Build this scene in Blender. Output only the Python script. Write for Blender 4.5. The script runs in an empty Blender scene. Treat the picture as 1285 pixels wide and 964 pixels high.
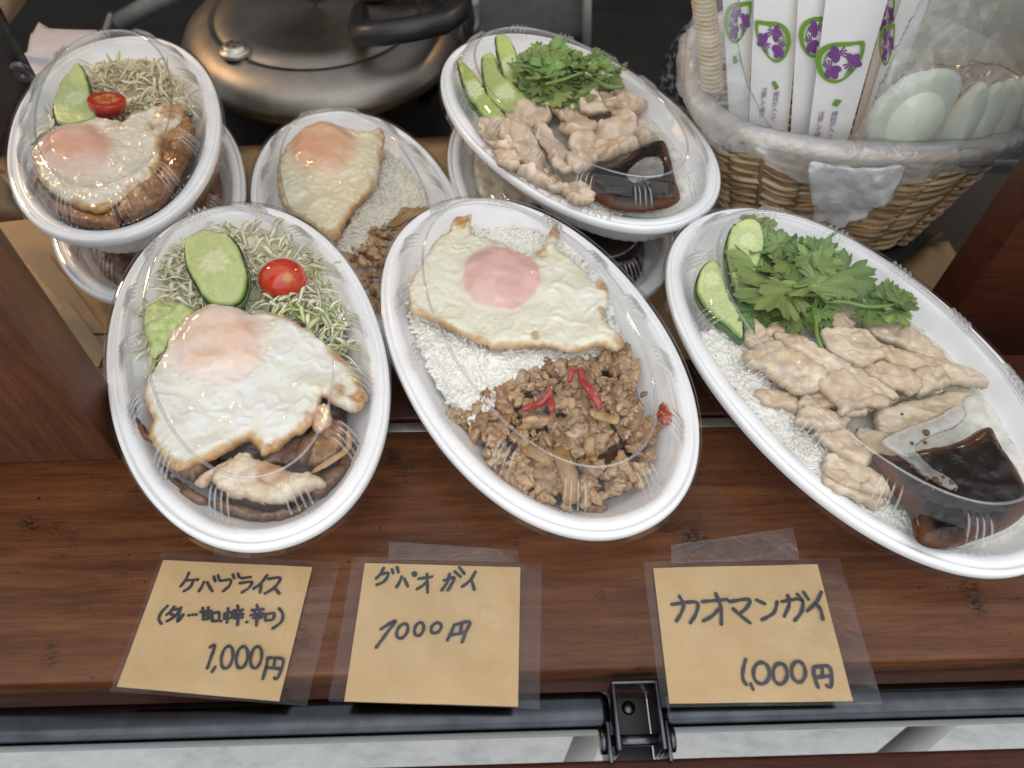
import bpy, bmesh, math, random
import numpy as np
from mathutils import Vector, Matrix
from mathutils.geometry import delaunay_2d_cdt

random.seed(7); rng = np.random.default_rng(7)
scene = bpy.context.scene
R = math.radians

# ------------------------------------------------------------------ camera
CAM_H = 0.371; PITCH = R(54.0); ROLL = R(1.8); FPX = 966.0; PW, PH = 1285.0, 964.0
_fw = Vector((0, math.cos(PITCH), -math.sin(PITCH))); _r0 = Vector((1, 0, 0)); _u0 = _r0.cross(_fw)
_rt = _r0*math.cos(ROLL) + _u0*math.sin(ROLL); _up = -_r0*math.sin(ROLL) + _u0*math.cos(ROLL)
cam_data = bpy.data.cameras.new('camera'); cam = bpy.data.objects.new('camera', cam_data)
scene.collection.objects.link(cam)
M3 = Matrix((_rt, _up, -_fw)).transposed()
cam.matrix_world = Matrix.Translation((0, 0, CAM_H)) @ M3.to_4x4()
cam_data.sensor_width = 36; cam_data.lens = FPX/PW*36
cam_data.clip_start = 0.01; cam_data.clip_end = 50
cam_data.dof.use_dof = True; cam_data.dof.focus_distance = 0.43; cam_data.dof.aperture_fstop = 9.0
scene.camera = cam

# ------------------------------------------------------------------ light
world = bpy.data.worlds.new('World'); scene.world = world; world.use_nodes = True
wb = world.node_tree.nodes['Background']
wb.inputs[0].default_value = (0.92, 0.96, 1.0, 1); wb.inputs[1].default_value = 0.92

def aim(o, target):
    d = Vector(target) - o.location
    o.rotation_euler = d.to_track_quat('-Z', 'Y').to_euler()
def area(name, loc, target, sx, sy, power, col):
    l = bpy.data.lights.new(name, 'AREA'); l.shape = 'RECTANGLE'; l.size = sx; l.size_y = sy
    l.energy = power; l.color = col
    o = bpy.data.objects.new(name, l); scene.collection.objects.link(o); o.location = loc; aim(o, target); return o
area('daylight_area', (0.15, -0.28, 1.60), (0.02, 0.30, 0), 2.4, 1.3, 15, (1.0, 0.985, 0.965))
area('street_daylight_area', (0.0, -1.50, 0.95), (0.0, 0.3, 0.05), 2.8, 1.5, 12, (0.95, 0.98, 1.0))
def bulb(name, loc, power, col=(1.0, 0.60, 0.28), rad=0.03):
    l = bpy.data.lights.new(name, 'POINT'); l.energy = power; l.color = col; l.shadow_soft_size = rad
    o = bpy.data.objects.new(name, l); scene.collection.objects.link(o); o.location = loc; return o
bulb('stall_bulb', (-0.75, 0.76, 0.40), 6.5, rad=0.025)
bulb('stall_bulb', (0.45, 0.92, 0.46), 4.2, rad=0.025)

vs = scene.view_settings
vs.view_transform = 'Standard'; vs.look = 'None'; vs.exposure = -0.08; vs.gamma = 1.0; vs.use_curve_mapping = False
scene.render.engine = 'CYCLES'
cy = scene.cycles
cy.use_denoising = True; cy.use_adaptive_sampling = True; cy.adaptive_threshold = 0.02
cy.max_bounces = 10; cy.transparent_max_bounces = 40; cy.glossy_bounces = 4; cy.diffuse_bounces = 6
cy.caustics_reflective = False; cy.caustics_refractive = False; cy.sample_clamp_indirect = 6

# ------------------------------------------------------------------ helpers
def P(px, py, z=0.0):
    """pixel of the photograph -> the point of the horizontal plane z that shows there"""
    d = _fw + _rt*((px-PW/2)/FPX) - _up*((py-PH/2)/FPX)
    k = (z-CAM_H)/d.z
    return Vector((d.x*k, d.y*k, z))
def PY(px, py, y):
    """pixel -> the point of the upright plane y"""
    d = _fw + _rt*((px-PW/2)/FPX) - _up*((py-PH/2)/FPX)
    k = y/d.y
    return Vector((d.x*k, y, CAM_H + d.z*k))
def zoomed(pts, ox, oy, s): return [(ox+x*s, oy+y*s) for x, y in pts]

def _hash(ix, iy, iz, s):
    h = (ix*374761393 + iy*668265263 + iz*2147483647 + s*1274126177) & 0xFFFFFFFF
    h = ((h ^ (h >> 13))*1274126177) & 0xFFFFFFFF
    h = ((h ^ (h >> 16))*2246822519) & 0xFFFFFFFF
    return h ^ (h >> 15)
def vnoise(p, s=0):
    p = np.asarray(p, float); i = np.floor(p).astype(np.int64); f = p-i; u = f*f*f*(f*(f*6-15)+10)
    out = 0
    for dx in (0, 1):
        for dy in (0, 1):
            for dz in (0, 1):
                h = _hash(i[:, 0]+dx, i[:, 1]+dy, i[:, 2]+dz, s).astype(float)/4294967295.0*2-1
                w = (u[:, 0] if dx else 1-u[:, 0])*(u[:, 1] if dy else 1-u[:, 1])*(u[:, 2] if dz else 1-u[:, 2])
                out = out + h*w
    return out
def fbm(p, s=0, o=4, g=0.5):
    p = np.asarray(p, float); a = 1; t = 0; n = 0
    for k in range(o):
        t = t + a*vnoise(p*2**k+17.3*k, s+k); n += a; a *= g
    return t/n
def worley(p, s=0):
    p = np.asarray(p, float); i = np.floor(p).astype(np.int64); best = np.full(len(p), 9.0)
    for dx in (-1, 0, 1):
        for dy in (-1, 0, 1):
            for dz in (-1, 0, 1):
                c = i + np.array([dx, dy, dz])
                q = np.stack([_hash(c[:, 0], c[:, 1], c[:, 2], s+k)/4294967295.0 for k in range(3)], 1) + c
                best = np.minimum(best, ((q-p)**2).sum(1))
    return np.sqrt(best)
def sstep(a, b, x):
    t = np.clip((x-a)/(b-a), 0, 1); return t*t*(3-2*t)
def mixc(a, b, t):
    t = np.asarray(t)[:, None]; return np.asarray(a)*(1-t) + np.asarray(b)*t

def mesh_obj(name, verts, faces, mat=None, parent=None, col=None, smooth=True, loc=None):
    me = bpy.data.meshes.new(name)
    me.from_pydata([tuple(map(float, v)) for v in verts], [], [tuple(map(int, f)) for f in faces])
    if smooth: me.polygons.foreach_set('use_smooth', [True]*len(me.polygons))
    if col is not None:
        at = me.color_attributes.new('Col', 'FLOAT_COLOR', 'POINT')
        c = np.ones((len(verts), 4)); c[:, :3] = np.clip(col, 0, 1)
        at.data.foreach_set('color', c.ravel())
    if mat: me.materials.append(mat)
    me.update()
    o = bpy.data.objects.new(name, me); scene.collection.objects.link(o)
    if parent: o.parent = parent
    if loc is not None: o.location = loc
    return o
def tag(o, label=None, cat=None, group=None, kind=None):
    if label: o['label'] = label
    if cat: o['category'] = cat
    if group: o['group'] = group
    if kind: o['kind'] = kind
    return o
def empty(name, loc=(0, 0, 0), rz=0.0):
    o = bpy.data.objects.new(name, None); scene.collection.objects.link(o)
    o.empty_display_size = 0.02; o.location = loc; o.rotation_euler = (0, 0, rz); return o

class MB:
    def __init__(s): s.v = []; s.f = []; s.c = []
    def add(s, v, f, c=None):
        b = len(s.v); s.v += [tuple(x) for x in v]; s.f += [tuple(i+b for i in q) for q in f]
        if c is not None:
            c = np.asarray(c)
            s.c += [tuple(c)]*len(v) if c.ndim == 1 else [tuple(x) for x in c]
        return s
    def build(s, name, mat, parent=None, smooth=True):
        return mesh_obj(name, s.v, s.f, mat, parent, np.array(s.c) if s.c else None, smooth)

def bbox(name, x0, x1, y0, y1, z0, z1, mat, parent=None, bev=0.0, seg=2):
    bm = bmesh.new(); bmesh.ops.create_cube(bm, size=1)
    for v in bm.verts:
        v.co = ((x0+x1)/2+v.co.x*(x1-x0), (y0+y1)/2+v.co.y*(y1-y0), (z0+z1)/2+v.co.z*(z1-z0))
    if bev: bmesh.ops.bevel(bm, geom=bm.edges[:], offset=bev, segments=seg, profile=0.5, affect='EDGES')
    me = bpy.data.meshes.new(name); bm.to_mesh(me); bm.free()
    if bev and seg > 1: me.polygons.foreach_set('use_smooth', [True]*len(me.polygons))
    me.materials.append(mat)
    o = bpy.data.objects.new(name, me); scene.collection.objects.link(o)
    if parent: o.parent = parent
    return o

def tube(path, rad, n=8, caps=True):
    """verts, faces of a tube along path; rad a number or one per point"""
    path = [Vector(p) for p in path]; m = len(path)
    rad = [rad]*m if not hasattr(rad, '__len__') else rad
    v = []; f = []; ref = None
    for i, p in enumerate(path):
        t = (path[min(i+1, m-1)]-path[max(i-1, 0)]).normalized()
        if ref is None: ref = Vector((0, 0, 1)) if abs(t.z) < 0.9 else Vector((1, 0, 0))
        a = (ref - t*ref.dot(t)).normalized(); b = t.cross(a); ref = a
        for k in range(n):
            th = 2*math.pi*k/n; v.append(p + (a*math.cos(th)+b*math.sin(th))*rad[i])
    for i in range(m-1):
        for k in range(n):
            f.append((i*n+k, i*n+(k+1) % n, (i+1)*n+(k+1) % n, (i+1)*n+k))
    if caps: f.append(tuple(range(n))[::-1]); f.append(tuple((m-1)*n+k for k in range(n)))
    return v, f

def lathe(profile, n=48, center=(0, 0, 0)):
    """profile of (r, z)"""
    v = []; f = []; c = Vector(center)
    for r, z in profile:
        for k in range(n):
            a = 2*math.pi*k/n; v.append(c + Vector((r*math.cos(a), r*math.sin(a), z)))
    for i in range(len(profile)-1):
        for k in range(n):
            f.append((i*n+k, i*n+(k+1) % n, (i+1)*n+(k+1) % n, (i+1)*n+k))
    return v, f

def resample(pts, step, closed=True, smooth=True):
    pts = np.array([(p[0], p[1]) for p in pts], float); n = len(pts); out = []
    rngi = range(n) if closed else range(n-1)
    for i in rngi:
        p0, p1, p2, p3 = (pts[(i-1) % n], pts[i], pts[(i+1) % n], pts[(i+2) % n]) if closed else \
            (pts[max(i-1, 0)], pts[i], pts[i+1], pts[min(i+2, n-1)])
        m = max(2, int(np.linalg.norm(p2-p1)/step))
        for k in range(m):
            t = k/m
            if smooth:
                out.append(0.5*((2*p1)+(-p0+p2)*t+(2*p0-5*p1+4*p2-p3)*t*t+(-p0+3*p1-3*p2+p3)*t**3))
            else: out.append(p1*(1-t)+p2*t)
    if not closed: out.append(pts[-1])
    return np.array(out)
def inside(poly, q):
    x, y = q[:, 0], q[:, 1]; r = np.zeros(len(q), bool); n = len(poly)
    for i in range(n):
        a, b = poly[i], poly[(i+1) % n]
        if a[1] == b[1]: continue
        c = ((a[1] > y) != (b[1] > y)) & (x < (b[0]-a[0])*(y-a[1])/(b[1]-a[1])+a[0]); r ^= c
    return r
def edge_dist(poly, q):
    d = np.full(len(q), 9.0)
    for i in range(len(poly)):
        a, b = poly[i], poly[(i+1) % len(poly)]; ab = b-a; l = ab@ab
        if l == 0: continue
        t = np.clip(((q-a)@ab)/l, 0, 1); e = q-(a+t[:, None]*ab); d = np.minimum(d, (e*e).sum(1))
    return np.sqrt(d)

def slab_mesh(outline, z, th, spacing, edge_r, hf=None, grad=(0, 0), smooth=True, low=0.25, jit=0.0, seed=0):
    poly = resample(outline, spacing*0.9, True, smooth)
    if jit:
        q = np.column_stack([poly*260, np.full(len(poly), seed*3.1)])
        poly = poly + np.column_stack([fbm(q, seed), fbm(q+50, seed+5)])*jit
    lo, hi = poly.min(0), poly.max(0)
    gx, gy = np.meshgrid(np.arange(lo[0], hi[0], spacing), np.arange(lo[1], hi[1], spacing*0.87))
    gx = gx + (np.arange(gx.shape[0]) % 2)[:, None]*spacing*0.5
    q = np.column_stack([gx.ravel(), gy.ravel()]) + rng.uniform(-.12, .12, (gx.size, 2))*spacing
    q = q[inside(poly, q)]
    if len(q): q = q[edge_dist(poly, q) > spacing*0.55]
    nb = len(poly); pts = np.vstack([poly, q])
    vc, _, fc, *_ = delaunay_2d_cdt([Vector(p) for p in pts], [], [list(range(nb))], 1, 1e-7)
    vc = np.array([(v.x, v.y) for v in vc]); d = edge_dist(poly, vc); on = d < 1e-6
    c = poly.mean(0)
    base = z + (vc-c)@np.array(grad)
    prof = np.sqrt(np.clip(1-(1-np.minimum(d/edge_r, 1))**2, 0, 1))
    top = base + th*(low+(1-low)*prof)
    if hf is not None: top = top + hf(vc, d)
    n = len(vc); idx = np.full(n, -1)
    ins = np.where(~on)[0]; idx[on] = np.where(on)[0]; idx[ins] = n+np.arange(len(ins))
    V = np.vstack([np.column_stack([vc, top]), np.column_stack([vc[ins], base[ins]-th*0.05])])
    F = [tuple(t) for t in fc] + [tuple(idx[list(t)][::-1]) for t in fc]
    dd = np.concatenate([d, d[ins]*0])
    return V, F, dd, c

def slab(name, px, z, th, mat, colf, spacing=0.0012, edge_r=0.004, hf=None, grad=(0, 0), parent=None, smooth=True,
         low=0.25, jit=0.0, seed=0, world=False):
    outline = px if world else [P(a, b, z) for a, b in px]
    V, F, d, c = slab_mesh(outline, z, th, spacing, edge_r, hf, grad, smooth, low, jit, seed)
    col = colf(V, d)
    V[:, 0] -= c[0]; V[:, 1] -= c[1]; V[:, 2] -= z
    loc = (c[0], c[1], z)
    if parent is not None:
        loc = tuple(Vector(loc)-parent.location)
    return mesh_obj(name, V, F, mat, parent, col, loc=loc)

# ------------------------------------------------------------------ materials
def mat_new(name):
    m = bpy.data.materials.new(name); m.use_nodes = True; nt = m.node_tree
    return m, nt, nt.nodes['Principled BSDF']
def nd(nt, t, **kw):
    n = nt.nodes.new(t)
    for k, v in kw.items(): setattr(n, k, v)
    return n
def ramp(nt, fac, stops):
    r = nd(nt, 'ShaderNodeValToRGB'); e = r.color_ramp.elements
    while len(e) < len(stops): e.new(0.5)
    for i, (p, c) in enumerate(stops): e[i].position = p; e[i].color = (*c, 1) if len(c) == 3 else c
    nt.links.new(fac, r.inputs[0]); return r
def coords(nt, scale=(1, 1, 1), kind='Object'):
    tc = nd(nt, 'ShaderNodeTexCoord'); mp = nd(nt, 'ShaderNodeMapping'); mp.inputs['Scale'].default_value = scale
    nt.links.new(tc.outputs[kind], mp.inputs[0]); return mp.outputs[0]
def noise_tex(nt, vec, scale, detail=4, rough=0.55, dist=0.0):
    n = nd(nt, 'ShaderNodeTexNoise'); n.inputs['Scale'].default_value = scale; n.inputs['Detail'].default_value = detail
    n.inputs['Roughness'].default_value = rough; n.inputs['Distortion'].default_value = dist
    nt.links.new(vec, n.inputs['Vector']); return n
def bump(nt, bs, h, strength, dist):
    b = nd(nt, 'ShaderNodeBump'); b.inputs['Strength'].default_value = strength; b.inputs['Distance'].default_value = dist
    nt.links.new(h, b.inputs['Height']); nt.links.new(b.outputs[0], bs.inputs['Normal']); return b
def plain(name, col, rough=0.5, metal=0.0, var=0.12, nscale=60, bumps=0.0, spec=0.5, sss=0.0, coat=0.0, trans=0.0):
    m, nt, bs = mat_new(name)
    v = coords(nt); n = noise_tex(nt, v, nscale, 5)
    lo = tuple(c*(1-var) for c in col); hi = tuple(min(1, c*(1+var)) for c in col)
    r = ramp(nt, n.outputs[0], [(0.3, lo), (0.7, hi)])
    nt.links.new(r.outputs[0], bs.inputs['Base Color'])
    bs.inputs['Roughness'].default_value = rough; bs.inputs['Metallic'].default_value = metal
    bs.inputs['Specular IOR Level'].default_value = spec
    if coat: bs.inputs['Coat Weight'].default_value = coat; bs.inputs['Coat Roughness'].default_value = 0.08
    if sss:
        bs.inputs['Subsurface Weight'].default_value = sss; bs.inputs['Subsurface Radius'].default_value = (1, .7, .5)
        bs.inputs['Subsurface Scale'].default_value = 0.004
    if bumps: bump(nt, bs, n.outputs[0], bumps, 0.001)
    return m
def vcol(name, rough=0.4, nscale=400, var=0.15, bumps=0.25, bdist=0.0006, sss=0.0, coat=0.0, stretch=(1, 1, 1), spec=0.5, sscale=0.003):
    m, nt, bs = mat_new(name)
    a = nd(nt, 'ShaderNodeVertexColor', layer_name='Col')
    v = coords(nt, stretch); n = noise_tex(nt, v, nscale, 5, 0.6)
    r = ramp(nt, n.outputs[0], [(0.3, (1-var,)*3), (0.7, (1+var*0.6,)*3)])
    mx = nd(nt, 'ShaderNodeMix', data_type='RGBA', blend_type='MULTIPLY'); mx.inputs[0].default_value = 1
    nt.links.new(a.outputs[0], mx.inputs[6]); nt.links.new(r.outputs[0], mx.inputs[7])
    nt.links.new(mx.outputs[2], bs.inputs['Base Color'])
    rr = nd(nt, 'ShaderNodeMapRange'); rr.inputs[3].default_value = rough*0.7; rr.inputs[4].default_value = min(1, rough*1.35)
    nt.links.new(n.outputs[0], rr.inputs[0]); nt.links.new(rr.outputs[0], bs.inputs['Roughness'])
    bs.inputs['Specular IOR Level'].default_value = spec
    if bumps: bump(nt, bs, n.outputs[0], bumps, bdist)
    if sss:
        bs.inputs['Subsurface Weight'].default_value = sss; bs.inputs['Subsurface Radius'].default_value = (1, .6, .35)
        bs.inputs['Subsurface Scale'].default_value = sscale
    if coat: bs.inputs['Coat Weight'].default_value = coat; bs.inputs['Coat Roughness'].default_value = 0.1
    return m
def film(name, tint=(0.97, 0.98, 0.98), rough=0.04, base=0.07, power=4.0, gain=0.75, haze=0.0, wrinkle=0.0, wscale=40, hazecol=(.85, .87, .9), hvar=0.4):
    """thin clear plastic sheet: lets light through, reflects more at grazing angles"""
    m = bpy.data.materials.new(name); m.use_nodes = True; nt = m.node_tree; nt.nodes.clear()
    out = nd(nt, 'ShaderNodeOutputMaterial'); mix = nd(nt, 'ShaderNodeMixShader')
    tr = nd(nt, 'ShaderNodeBsdfTransparent'); tr.inputs[0].default_value = (*tint, 1)
    gl = nd(nt, 'ShaderNodeBsdfGlossy'); gl.inputs['Roughness'].default_value = rough
    lw = nd(nt, 'ShaderNodeLayerWeight')
    pw = nd(nt, 'ShaderNodeMath', operation='POWER'); pw.inputs[1].default_value = power
    ma = nd(nt, 'ShaderNodeMath', operation='MULTIPLY_ADD'); ma.inputs[1].default_value = gain; ma.inputs[2].default_value = base
    nt.links.new(lw.outputs['Facing'], pw.inputs[0]); nt.links.new(pw.outputs[0], ma.inputs[0])
    nt.links.new(ma.outputs[0], mix.inputs[0]); nt.links.new(gl.outputs[0], mix.inputs[2])
    v = coords(nt)
    if haze:
        df = nd(nt, 'ShaderNodeBsdfDiffuse'); df.inputs[0].default_value = (*hazecol, 1)
        tl = nd(nt, 'ShaderNodeBsdfTranslucent'); tl.inputs[0].default_value = (*hazecol, 1)
        m0 = nd(nt, 'ShaderNodeMixShader'); m0.inputs[0].default_value = 0.25
        nt.links.new(df.outputs[0], m0.inputs[1]); nt.links.new(tl.outputs[0], m0.inputs[2])
        m2 = nd(nt, 'ShaderNodeMixShader')
        n = noise_tex(nt, v, wscale*0.7, 4); mr = nd(nt, 'ShaderNodeMapRange')
        mr.inputs[1].default_value = .3; mr.inputs[2].default_value = .7
        mr.inputs[3].default_value = haze*(1-hvar); mr.inputs[4].default_value = min(1, haze*(1+hvar))
        nt.links.new(n.outputs[0], mr.inputs[0]); nt.links.new(mr.outputs[0], m2.inputs[0])
        nt.links.new(tr.outputs[0], m2.inputs[1]); nt.links.new(m0.outputs[0], m2.inputs[2])
        nt.links.new(m2.outputs[0], mix.inputs[1])
    else: nt.links.new(tr.outputs[0], mix.inputs[1])
    if wrinkle:
        n = noise_tex(nt, v, wscale, 4, 0.6, 1.0)
        b = nd(nt, 'ShaderNodeBump'); b.inputs['Strength'].default_value = wrinkle; b.inputs['Distance'].default_value = 0.002
        nt.links.new(n.outputs[0], b.inputs['Height']); nt.links.new(b.outputs[0], gl.inputs['Normal'])
        if haze: nt.links.new(b.outputs[0], df.inputs['Normal'])
    nt.links.new(mix.outputs[0], out.inputs[0])
    return m
def wood(name, dark, mid, light, rough=0.42, scale=1.0, axis=0, blotch=True):
    m, nt, bs = mat_new(name)
    st = [1.0, 1.0, 1.0]; st = [14, 14, 14]; st[axis] = 0.9
    v = coords(nt, tuple(s*scale for s in st)); g = noise_tex(nt, v, 9, 8, 0.68, 0.5)
    st2 = [90, 90, 90]; st2[axis] = 5
    v2 = coords(nt, tuple(s*scale for s in st2)); fine = noise_tex(nt, v2, 12, 5, 0.7)
    v3 = coords(nt, (1, 1, 1)); big = noise_tex(nt, v3, 14, 4, 0.6, 0.6)
    r = ramp(nt, g.outputs[0], [(0.25, dark), (0.5, mid), (0.78, light)])
    rf = ramp(nt, fine.outputs[0], [(0.32, (0.42,)*3), (0.47, (0.95,)*3), (0.7, (1.12,)*3)])
    mx = nd(nt, 'ShaderNodeMix', data_type='RGBA', blend_type='MULTIPLY'); mx.inputs[0].default_value = 0.8
    nt.links.new(r.outputs[0], mx.inputs[6]); nt.links.new(rf.outputs[0], mx.inputs[7])
    rb = ramp(nt, big.outputs[0], [(0.3, (0.68,)*3), (0.7, (1.15,)*3)])
    mx2 = nd(nt, 'ShaderNodeMix', data_type='RGBA', blend_type='MULTIPLY'); mx2.inputs[0].default_value = 0.8
    nt.links.new(mx.outputs[2], mx2.inputs[6]); nt.links.new(rb.outputs[0], mx2.inputs[7])
    last = mx2.outputs[2]
    if blotch:
        sp = noise_tex(nt, v3, 330, 2, 0.5); rs = ramp(nt, sp.outputs[0], [(0.25, (0.15,)*3), (0.30, (1,)*3)])
        mx3 = nd(nt, 'ShaderNodeMix', data_type='RGBA', blend_type='MULTIPLY'); mx3.inputs[0].default_value = 1
        nt.links.new(last, mx3.inputs[6]); nt.links.new(rs.outputs[0], mx3.inputs[7]); last = mx3.outputs[2]
        ms1 = noise_tex(nt, v3, 22, 2, 0.5); ms2 = noise_tex(nt, coords(nt, (1, 2.2, 1)), 260, 4, 0.75)
        rm = ramp(nt, ms1.outputs[0], [(0.60, (0,)*3), (0.68, (1,)*3)]); rk = ramp(nt, ms2.outputs[0], [(0.47, (0,)*3), (0.53, (1,)*3)])
        mm = nd(nt, 'ShaderNodeMath', operation='MULTIPLY'); nt.links.new(rm.outputs[0], mm.inputs[0]); nt.links.new(rk.outputs[0], mm.inputs[1])
        mx4 = nd(nt, 'ShaderNodeMix', data_type='RGBA'); mx4.inputs[7].default_value = (0.012, 0.006, 0.004, 1); nt.links.new(mm.outputs[0], mx4.inputs[0]); nt.links.new(last, mx4.inputs[6]); last = mx4.outputs[2]
    nt.links.new(last, bs.inputs['Base Color'])
    rr = nd(nt, 'ShaderNodeMapRange'); rr.inputs[3].default_value = rough*0.75; rr.inputs[4].default_value = rough*1.4
    nt.links.new(fine.outputs[0], rr.inputs[0]); nt.links.new(rr.outputs[0], bs.inputs['Roughness'])
    bs.inputs['Specular IOR Level'].default_value = 0.28
    bump(nt, bs, fine.outputs[0], 0.18, 0.0006)
    return m

M_COUNTER = wood('counter_wood', (0.040, 0.0120, 0.0045), (0.110, 0.038, 0.0135), (0.190, 0.078, 0.030), 0.34)
M_POST = wood('post_wood', (0.06, 0.02, 0.011), (0.115, 0.042, 0.022), (0.18, 0.075, 0.04), 0.45, 0.7, axis=2, blotch=False)
M_REDWOOD = wood('red_wood', (0.030, 0.008, 0.004), (0.062, 0.018, 0.009), (0.085, 0.028, 0.014), 0.32, 0.8, axis=0, blotch=False)
M_PLASTIC = plain('white_plastic', (0.90, 0.90, 0.91), 0.30, var=0.02, nscale=90)
M_LID = film('clear_lid', tint=(0.988, 0.99, 0.99), base=0.030, gain=0.70, power=3.0, rough=0.03, haze=0.006, wrinkle=0.10, wscale=60)
M_LIDEDGE = film('clear_lid_edge', tint=(0.985, 0.985, 0.985), base=0.12, gain=0.6, power=2.0, rough=0.05, haze=0.05, hazecol=(.9, .92, .95))
M_SLEEVE = film('card_sleeve', tint=(0.98, 0.98, 0.99), base=0.035, gain=0.6, rough=0.10, haze=0.03, wrinkle=0.25, wscale=50, hazecol=(.75, .78, .85))
M_TAPE = film('clear_tape', tint=(0.92, 0.92, 0.92), base=0.06, gain=0.6, rough=0.18, haze=0.05, wrinkle=0.5, wscale=120)
M_PACKET = film('packet_film', base=0.022, gain=0.25, power=3, rough=0.05, wrinkle=0.6, wscale=90)
M_LINER = film('liner_film', base=0.12, gain=0.6, rough=0.16, haze=0.40, wrinkle=1.0, wscale=80, hazecol=(.97, .97, .99), hvar=.12)
M_LINER_CLEAR = film('liner_clear', base=0.06, gain=0.6, rough=0.15, haze=0.10, wrinkle=0.9, wscale=45)
M_BAG = film('bag_film', base=0.10, gain=0.8, rough=0.12, haze=0.07, wrinkle=1.0, wscale=55)
M_INK = plain('black_ink', (0.012, 0.012, 0.016), 0.5, var=0.3, nscale=300)
M_STEEL = plain('dark_steel', (0.10, 0.105, 0.115), 0.30, 1.0, 0.2, 120)
M_RAIL = plain('rail_steel', (0.055, 0.060, 0.068), 0.18, 1.0, 0.25, 70)
M_STRIP = plain('strip_metal', (0.42, 0.40, 0.36), 0.45, 1.0, 0.2, 120)
M_BLACK = plain('black_plastic', (0.012, 0.012, 0.014), 0.4, var=0.3)
M_DARK = plain('interior_shade', (0.012, 0.011, 0.011), 0.7, var=0.4, nscale=8)  # near-black colour stands in for the shade inside the stall
M_EGG = vcol('egg', 0.20, 350, 0.04, 0.08, 0.0005, sss=0.10, coat=0.6)
M_MEAT = vcol('boiled_chicken', 0.36, 260, 0.14, 0.40, 0.0006, coat=0.35, stretch=(1, 2.4, 1))
M_BROWNMEAT = vcol('grilled_meat', 0.33, 300, 0.3, 0.5, 0.0007, coat=0.3)
M_MINCE = vcol('minced_meat', 0.34, 600, 0.25, 0.7, 0.0006, coat=0.3)
M_RICE = vcol('rice', 0.26, 700, 0.05, 0.1, 0.0003)
M_VEG = vcol('vegetable', 0.33, 500, 0.12, 0.3, 0.0004, coat=0.1)
M_LEAF = vcol('herb_leaf', 0.45, 900, 0.25, 0.4, 0.0004)
M_SAUCE = vcol('sauce', 0.12, 60, 0.3, 0.1, 0.0006, spec=0.2)
M_TOMATO = vcol('tomato_skin', 0.14, 150, 0.12, 0.05, 0.0004, coat=0.5)

# ================================================================== SETTING
YAW = R(3.2)
# counter: the front edge runs through these two points of the counter plane
E0, E1 = P(0, 853, 0), P(1285, 831, 0)
ey = lambda x: E0.y + (E1.y-E0.y)*(x-E0.x)/(E1.x-E0.x)
B0, B1 = P(495, 546, 0), P(880, 531, 0)
counter_w = (P(495, 546, 0)-P(495, 852, 0)).length
yb = (B0.y + B1.y)/2 - (ey(B0.x)+ey(B1.x))/2
cnt = empty('counter', (0, ey(0), 0), YAW); tag(cnt, 'brown stained wooden serving counter with worn grain', 'counter', kind='structure')
def on_counter(o): o.parent = cnt; return o
on_counter(bbox('front_board', -0.9, 0.9, 0.0, yb, -0.022, 0.0, M_COUNTER, bev=0.0022, seg=3))
on_counter(bbox('metal_strip', -0.9, 0.9, yb+0.0005, yb+0.0075, -0.02, -0.0025, M_STRIP, bev=0.0008))
on_counter(bbox('rear_board', -0.9, 0.9, yb+0.009, yb+0.050, -0.052, -0.0008, M_REDWOOD, bev=0.0015))
on_counter(bbox('groove', -0.9, 0.9, yb+0.0002, yb+0.009, -0.022, -0.0195, M_BLACK))

shelf = tag(bbox('shelf', -1.0, 0.9, 0.30, 0.555, -0.075, -0.0575, M_DARK), kind='structure')
M_CARD = plain('cardboard', (0.36, 0.23, 0.12), 0.75, var=0.1, nscale=25, bumps=0.1)
cb = slab('cardboard_sheet', [(-0.55, 0.300), (0.16, 0.318), (0.17, 0.612), (-0.55, 0.520)], -0.0573, 0.0022, M_CARD,
          lambda V, d: np.tile((.3, .2, .1), (len(V), 1)), 0.02, 0.0005, smooth=False, world=True)
tag(cb, 'flat brown cardboard sheet lining the shelf under the back containers', 'cardboard')
bw = tag(bbox('back_wall', -2.5, 2.5, 1.45, 1.5, -0.8, 1.6, M_DARK), kind='structure')
fl = tag(bbox('stall_floor', -2.5, 2.5, 0.34, 1.45, -0.42, -0.40, M_DARK), kind='structure')

# pale speckled ground strip far below, seen between the rail and the low board
mg, nt, bs = mat_new('pale_ground')
v = coords(nt, (1, 2.2, 1)); n1 = noise_tex(nt, v, 26, 6, 0.72); n2 = noise_tex(nt, v, 8, 3)
r1 = ramp(nt, n1.outputs[0], [(0.30, (0.58, 0.59, 0.58)), (0.5, (0.78, 0.79, 0.77)), (0.7, (0.9, 0.9, 0.89))])
nt.links.new(r1.outputs[0], bs.inputs['Base Color']); bs.inputs['Roughness'].default_value = 0.7
bump(nt, bs, n1.outputs[0], 0.3, 0.003)
gnd = tag(bbox('ground', -2.2, 2.2, -1.3, 0.60, -0.62, -0.60, mg), kind='structure')

def post(name, x0, x1, y0, y1, mat, label, rz):
    o = bbox(name, x0, x1, y0, y1, 0, 0.62, mat, bev=0.0015); return tag(o, label, 'post')
lp = P(151, 578, 0)
pl = bbox('wooden_post', -0.16, 0, 0, 0.028, 0.0004, 0.6, M_POST, bev=0.0012); pl.location = (lp.x, lp.y, 0); pl.rotation_euler = (0, 0, R(4))
tag(pl, 'thick brown wooden upright standing on the counter at the far left', 'post')
pr = bbox('wooden_post', 0, 0.2, 0, 0.03, -0.4, 0.6, M_REDWOOD, bev=0.0012); pr.location = (0.291, 0.345, 0); pr.rotation_euler = (0, 0, R(3))
tag(pr, 'dark reddish wooden upright at the right, below the wicker basket', 'post')

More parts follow.
